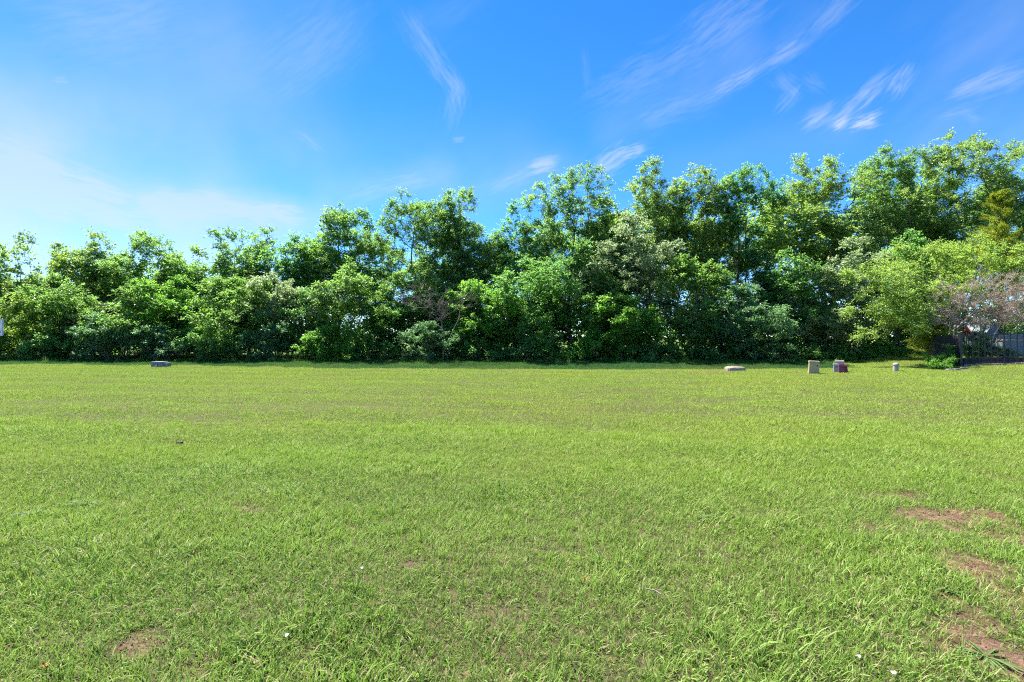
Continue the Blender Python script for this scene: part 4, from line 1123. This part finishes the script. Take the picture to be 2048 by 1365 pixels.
def pedestal(label, px, py, wpx, hpx, mat, cat='utility box', lean=0.0, rz=0.0, name='utility_pedestal', fwd=0.0, slope=0.0):
    x, Y = gpt(px, py); w = wpx / FPX * Y; h = hpx / FPX * Y; d = w * .8
    x, Y = x * (Y + fwd) / Y, Y + fwd
    t = thing(name, label, cat, (x, Y, float(ground_h(x, Y)) - .02), rz, 'utility pedestals in the grass')
    t.rotation_euler = (0, lean, rz)
    mb = MB(); mb.box(-w / 2 - .012, w / 2 + .012, -d / 2 - .012, d / 2 + .012, -.06, .10); mb.build('base', mat, t, .006)
    mb = MB(); mb.box(-w / 2, w / 2, -d / 2, d / 2, .102, h - .085, .008); body = mb.build('body', mat, t, .008)
    mb = MB(); mb.add([(-w / 2 - .008, -d / 2 - .008, h - .083), (w / 2 + .008, -d / 2 - .008, h - .083), (w / 2 + .008, d / 2 + .008, h - .083), (-w / 2 - .008, d / 2 + .008, h - .083),
                      (-w / 2, -d / 2 + .01, h + slope), (w / 2, -d / 2 + .01, h - slope), (w / 2, d / 2 - .01, h - slope), (-w / 2, d / 2 - .01, h + slope)],
                      [(3, 2, 1, 0), (4, 5, 6, 7), (0, 1, 5, 4), (1, 2, 6, 5), (2, 3, 7, 6), (3, 0, 4, 7)]); mb.build('lid', mat, t, .006)
    mb = MB(); mb.box(w * .22, w * .34, -d / 2 - .012, -d / 2 + .02, h * .62, h * .70); mb.build('latch', M['dark'], body)
    return t
pedestal('tan metal utility pedestal standing alone in the grass', 1627, 747.5, 18, 27, M['tan'], lean=.04, rz=-.42)
pedestal('tallest cream-topped grey pedestal at the back of the group', 1679.5, 745, 14.5, 24.5, M['cream'], rz=-.6, fwd=.35)
pedestal('narrow pale grey pedestal at the left of the group', 1671.5, 745.5, 7.5, 20, M['palegrey'], lean=-.03, rz=-.5, slope=.006)
pedestal('maroon utility pedestal in the middle of the group', 1682.5, 746, 9.5, 19, M['maroon'], rz=-.45, fwd=-.18)
pedestal('maroon pedestal leaning at the right end of the group', 1691, 746, 8.5, 18.5, M['maroon'], lean=-.09, rz=-.7, fwd=-.05)
x, Y = gpt(1791, 744.5); w = 9.5 / FPX * Y; h = 19 / FPX * Y
t = thing('marker_post', 'cream dome-topped round marker post in the grass', 'post', (x, Y, float(ground_h(x, Y)) - .03)); t.rotation_euler = (0, .05, 0)
mb = MB(); mb.lathe([(w * .5, -.05), (w * .5, h * .72), (w * .49, h * .74)], 20); mb.build('tube', M['cream'], t, smooth=False)
mb = MB(); mb.lathe([(w * .56, h * .742), (w * .56, h * .80), (w * .52, h * .90), (w * .36, h * .98), (.002, h * 1.01)], 20); mb.build('cap', M['cream'], t, smooth=True)
# concrete access lid
x, Y = gpt(1470, 742); Y += .35
slab = thing('concrete_lid', 'low weathered pinkish-grey concrete slab lying in the lawn edge', 'slab', (x * Y / (Y - .35), Y, float(ground_h(x, Y))))
mb = MB(); hw = 18.5 / FPX * Y
pl = [(hw * math.copysign(abs(math.cos(a)) ** .6, math.cos(a)), hw * .8 * math.copysign(abs(math.sin(a)) ** .6, math.sin(a))) for a in np.linspace(0, 2 * math.pi, 17)[:-1]]
n_ = len(pl); V = []
for s_, z in ((1.0, -.1), (1.0, .10), (.97, .16), (.84, .205)): V += [(q[0] * s_ * (1 + .02 * math.sin(i * 2.7 + z * 9)), q[1] * s_, z + .006 * math.sin(i * 4.1)) for i, q in enumerate(pl)]
F = [(j * n_ + k, j * n_ + (k + 1) % n_, (j + 1) * n_ + (k + 1) % n_, (j + 1) * n_ + k) for j in range(3) for k in range(n_)] + [tuple(range(3 * n_, 4 * n_))]
mb.add(V, F); mb.build('slab', M['concrete'], slab)
mb = MB(); mb.lathe([(.20, .19), (.20, .222), (.18, .228)], 18); mb.build('cover', M['concrete'], slab)
# low grey ground box at the left
x, Y = gpt(313, 733); w = 22 / FPX * Y; h = 11 / FPX * Y
t = thing('ground_box', 'low grey ground-level utility box with a pale label on its front', 'utility box', (x, Y, float(ground_h(x, Y))), .04)
mb = MB(); mb.box(-w / 2, w / 2, 0, .5, -.05, h * .72); body = mb.build('body', M['greybox'], t, .012)
mb = MB(); mb.box(-w / 2 - .02, w / 2 + .02, -.02, .52, h * .725, h, .012); mb.build('lid', M['greybox'], t, .01)
mb = MB(); mb.box(-.085, .07, -.012, -.001, .03, .17); mb.build('latch_plate', M['dark'], body)
mb = MB(); mb.box(-.06, .035, -.022, -.0125, .045, .145); mb.build('label_plate', M['pinklabel'], body)
mb = MB(); mb.box(w / 2 - .02, w / 2 + .2, .12, .45, -.05, h * .75); mb.build('side_box', M['greybox'], t, .01)

# ------------------------------------------------------------------ road sign at the left edge
M['signwhite'] = noise_mat('signwhite', [(0.3, (0.70, 0.70, 0.73)), (0.7, (0.80, 0.80, 0.82))], 3, .4, .5, .02, 30)
M['signred'] = noise_mat('signred', [(0.3, (0.32, 0.10, 0.16)), (0.7, (0.38, 0.13, 0.19))], 3, .4, .5, .02, 30)
M['galv'] = noise_mat('galv', [(0.3, (0.30, 0.31, 0.32)), (0.7, (0.42, 0.43, 0.44))], 12, .5, .5, .1, 50, metal=.6)
Ys = 13.4; c = at(-4.6, 655, Ys); sw, shh = .305, .457
sg = thing('road_sign', 'small white rectangular sign with thin dark red border at the left frame edge', 'sign', (c[0], Ys, float(ground_h(c[0], Ys))))
zc = c[2] - float(ground_h(c[0], Ys))
def rrect(w, h, r, k=5):
    P = []
    for (sx_, sz_, a0) in ((1, 1, 0), (-1, 1, 90), (-1, -1, 180), (1, -1, 270)):
        for i in range(k + 1):
            a = R(a0 + 90 * i / k); P.append((sx_ * (w / 2 - r) + r * math.cos(a), sz_ * (h / 2 - r) + r * math.sin(a)))
    return P
def plate(P, y0, y1):
    n = len(P); mb = MB()
    mb.add([(x, y0, z + zc) for x, z in P] + [(x, y1, z + zc) for x, z in P], [tuple(range(n)), tuple(range(2 * n - 1, n - 1, -1))] + [(i, (i + 1) % n, n + (i + 1) % n, n + i) for i in range(n)])
    return mb
panel = plate(rrect(sw, shh, .035), -.004, .0).build('panel', M['signwhite'], sg)
Po, Pi = rrect(sw - .026, shh - .026, .028), rrect(sw - .042, shh - .042, .022); n_ = len(Po)
mb = MB(); mb.add([(x, -.0065, z + zc) for x, z in Po] + [(x, -.0065, z + zc) for x, z in Pi] + [(x, -.0042, z + zc) for x, z in Po] + [(x, -.0042, z + zc) for x, z in Pi],
                  [(i, (i + 1) % n_, n_ + (i + 1) % n_, n_ + i) for i in range(n_)] + [(2 * n_ + i, 3 * n_ + i, 3 * n_ + (i + 1) % n_, 2 * n_ + (i + 1) % n_) for i in range(n_)]
                  + [(i, 2 * n_ + i, 2 * n_ + (i + 1) % n_, (i + 1) % n_) for i in range(n_)] + [(n_ + i, n_ + (i + 1) % n_, 3 * n_ + (i + 1) % n_, 3 * n_ + i) for i in range(n_)])
mb.build('border', M['signred'], panel)
def disc(cx, cz, r):
    P = [(cx + r * math.cos(a), cz + r * math.sin(a)) for a in np.linspace(0, 2 * math.pi, 17)[:-1]]
    return plate(P, -.0075, -.0043)
disc(.05, -.125, .034).build('mark', M['dark'], panel)
disc(.055, .135, .014).build('mark', M['dark'], panel)
mb = MB(); mb.box(-.045, -.005, .002, .04, -.3, zc + shh / 2 + .03); mb.build('post', M['galv'], sg)

# ------------------------------------------------------------------ weeds and litter on the near lawn
M['weed'] = leaf_mat('weed', (.07, .13, .03), (.10, .165, .045), (.15, .21, .075), (.2, .33, .05), tf=.3, rough=.6, spec=.2)
M['petal'] = noise_mat('petal', [(0.3, (0.46, 0.44, 0.41)), (0.7, (0.60, 0.58, 0.55))], 30, .6, .3, .1, 80)
M['dryleaf'] = noise_mat('dryleaf', [(0.3, (0.30, 0.09, 0.03)), (0.7, (0.46, 0.17, 0.06))], 30, .7, .3, .3, 80)
M['twig'] = noise_mat('twig', [(0.3, (0.24, 0.18, 0.13)), (0.7, (0.36, 0.29, 0.22))], 30, .8, .3, .3, 80)
def strap_leaf(th, ln, wd, a0, a1, segs=6):
    V = []; p = np.array((0, 0, .005)); d = np.array((math.cos(th), math.sin(th), 0)); s_ = np.array((-d[1], d[0], 0))
    for k in range(segs + 1):
        t = k / segs
        if k: an = a0 + (a1 - a0) * t; p = p + (d * math.cos(an) + np.array((0, 0, math.sin(an)))) * ln / segs
        w = wd * (.18 + .82 * math.sin(math.pi * min(1, t * .93 + .04)) ** .8) / 2 if k < segs else .001
        V += [p - s_ * w + np.array((0, 0, w * .35)), p, p + s_ * w + np.array((0, 0, w * .35))]
    F = []
    for k in range(segs):
        i = 3 * k; F += [(i, i + 1, i + 4, i + 3), (i + 1, i + 2, i + 5, i + 4)]
    return V, F
def rosette(label, px, py, nl, ln, wd, seed, up=(.15, .6)):
    g = np.random.default_rng(seed); x, Y = gpt(px, py)
    t = thing('rosette_weed', label, 'weed', (x, Y, float(ground_h(x, Y))), g.uniform(0, 6), 'flat weeds in the near lawn')
    for i in range(nl):
        V, F = strap_leaf(2 * math.pi * i / nl + g.normal() * .2, ln * g.uniform(.65, 1.1), wd * g.uniform(.8, 1.2), g.uniform(*up), g.uniform(-.5, .05))
        me = bpy.data.meshes.new('leaf'); me.from_pydata([tuple(v) for v in V], [], F)
        for k_, v_ in (('rnd', g.random()), ('clump', g.random())):
            a = me.attributes.new(k_, 'FLOAT', 'POINT'); a.data.foreach_set('value', np.full(len(V), v_, np.float32))
        mobj('leaf', me, M['weed'], t)
rosette('large flat grey-green rosette weed in the bare bottom right corner', 1972, 1322, 22, .16, .012, 601, (.05, .4))
rosette('broad-leaved weed clump in the grass at the left', 165, 1012, 11, .16, .03, 602, (.5, 1.0))
rosette('second broad-leaved weed nearest the left edge', 60, 1030, 8, .14, .028, 603, (.5, 1.0))
rosette('dark small rosette weed right of centre', 1410, 1045, 9, .16, .022, 604, (.3, .8))
rosette('bluish coarse weed tuft far right near the lawn bare spots', 1655, 905, 12, .18, .022, 605, (.4, .9))
rosette('low weed in the thin grass below the right bare patch', 1900, 1195, 9, .12, .016, 606, (.3, .8))
def chip(name, label, cat, px, py, sx_, sy_, mat, rz, lift=.032, curl=.45, group=None):
    x, Y = gpt(px, py); Yl = Y * (1 - lift / CAM_H)
    V = []; F = []; n = 7; sx_ *= .85; sy_ *= .85
    for i in range(n):
        t = i / (n - 1) * 2 - 1; w = math.sqrt(max(0.02, 1 - t * t))
        for j in (-1, 0, 1): V.append((t * sx_, j * w * sy_, curl * sx_ * (t * t) + curl * sy_ * abs(j)))
    for i in range(n - 1):
        for j in range(2): a = i * 3 + j; F.append((a, a + 3, a + 4, a + 1))
    nv = len(V); V += [(v[0], v[1], v[2] - .0015) for v in V]
    F += [tuple(q + nv for q in reversed(f)) for f in F]
    me = bpy.data.meshes.new(name); me.from_pydata(V, [], F)
    o = mobj(name, me, mat); o.location = ((px - 1024) / FPX * Yl, Yl, float(ground_h(x, Y)) + lift); o.rotation_euler = (.25, .1, rz); tag(o, label, cat, group)
PG = 'white petals fallen on the grass'
chip('fallen_petal', 'white fallen petal left of the rosette weed at the bottom right', 'petal', 1716, 1319, .016, .010, M['petal'], .5, group=PG)
chip('fallen_petal', 'white fallen petal on the very bottom edge at right', 'petal', 1785, 1351, .018, .011, M['petal'], -.3, group=PG)
chip('fallen_petal', 'white fallen petal in the middle of the lower lawn', 'petal', 722, 1146, .018, .011, M['petal'], 1.0, group=PG)
chip('fallen_petal', 'pinkish white petal near the bottom left bare soil', 'petal', 572, 1279, .018, .013, M['petal'], .2, group=PG)
chip('dry_leaf', 'small rust-brown dry leaf right of the centre foreground', 'leaf', 1170, 1166, .022, .013, M['dryleaf'], 1.2)
chip('dry_leaf', 'rust-orange dry leaf in the bottom left corner', 'leaf', 92, 1333, .022, .012, M['dryleaf'], .1)
x, Y = gpt(1307, 1198); tw = thing('fallen_twig', 'short pale broken twig lying in the grass right of centre', 'twig', (x, Y, float(ground_h(x, Y)) + .035), -.7)
mb = MB(); mb.bar((-.05, 0, 0), (.01, .004, .006), .006); mb.bar((.008, .004, .006), (.05, -.004, .0), .005); mb.build('stick', M['twig'], tw)
mb = MB(); mb.bar((.01, .004, .006), (.035, .028, .008), .004); mb.build('side_shoot', M['twig'], tw)
x, Y = gpt(360, 891); rock('small_stone', 'small dark stone half sunk in a gap of the left lawn', (x, Y), .05, .035, .05, M['dark'], 9)
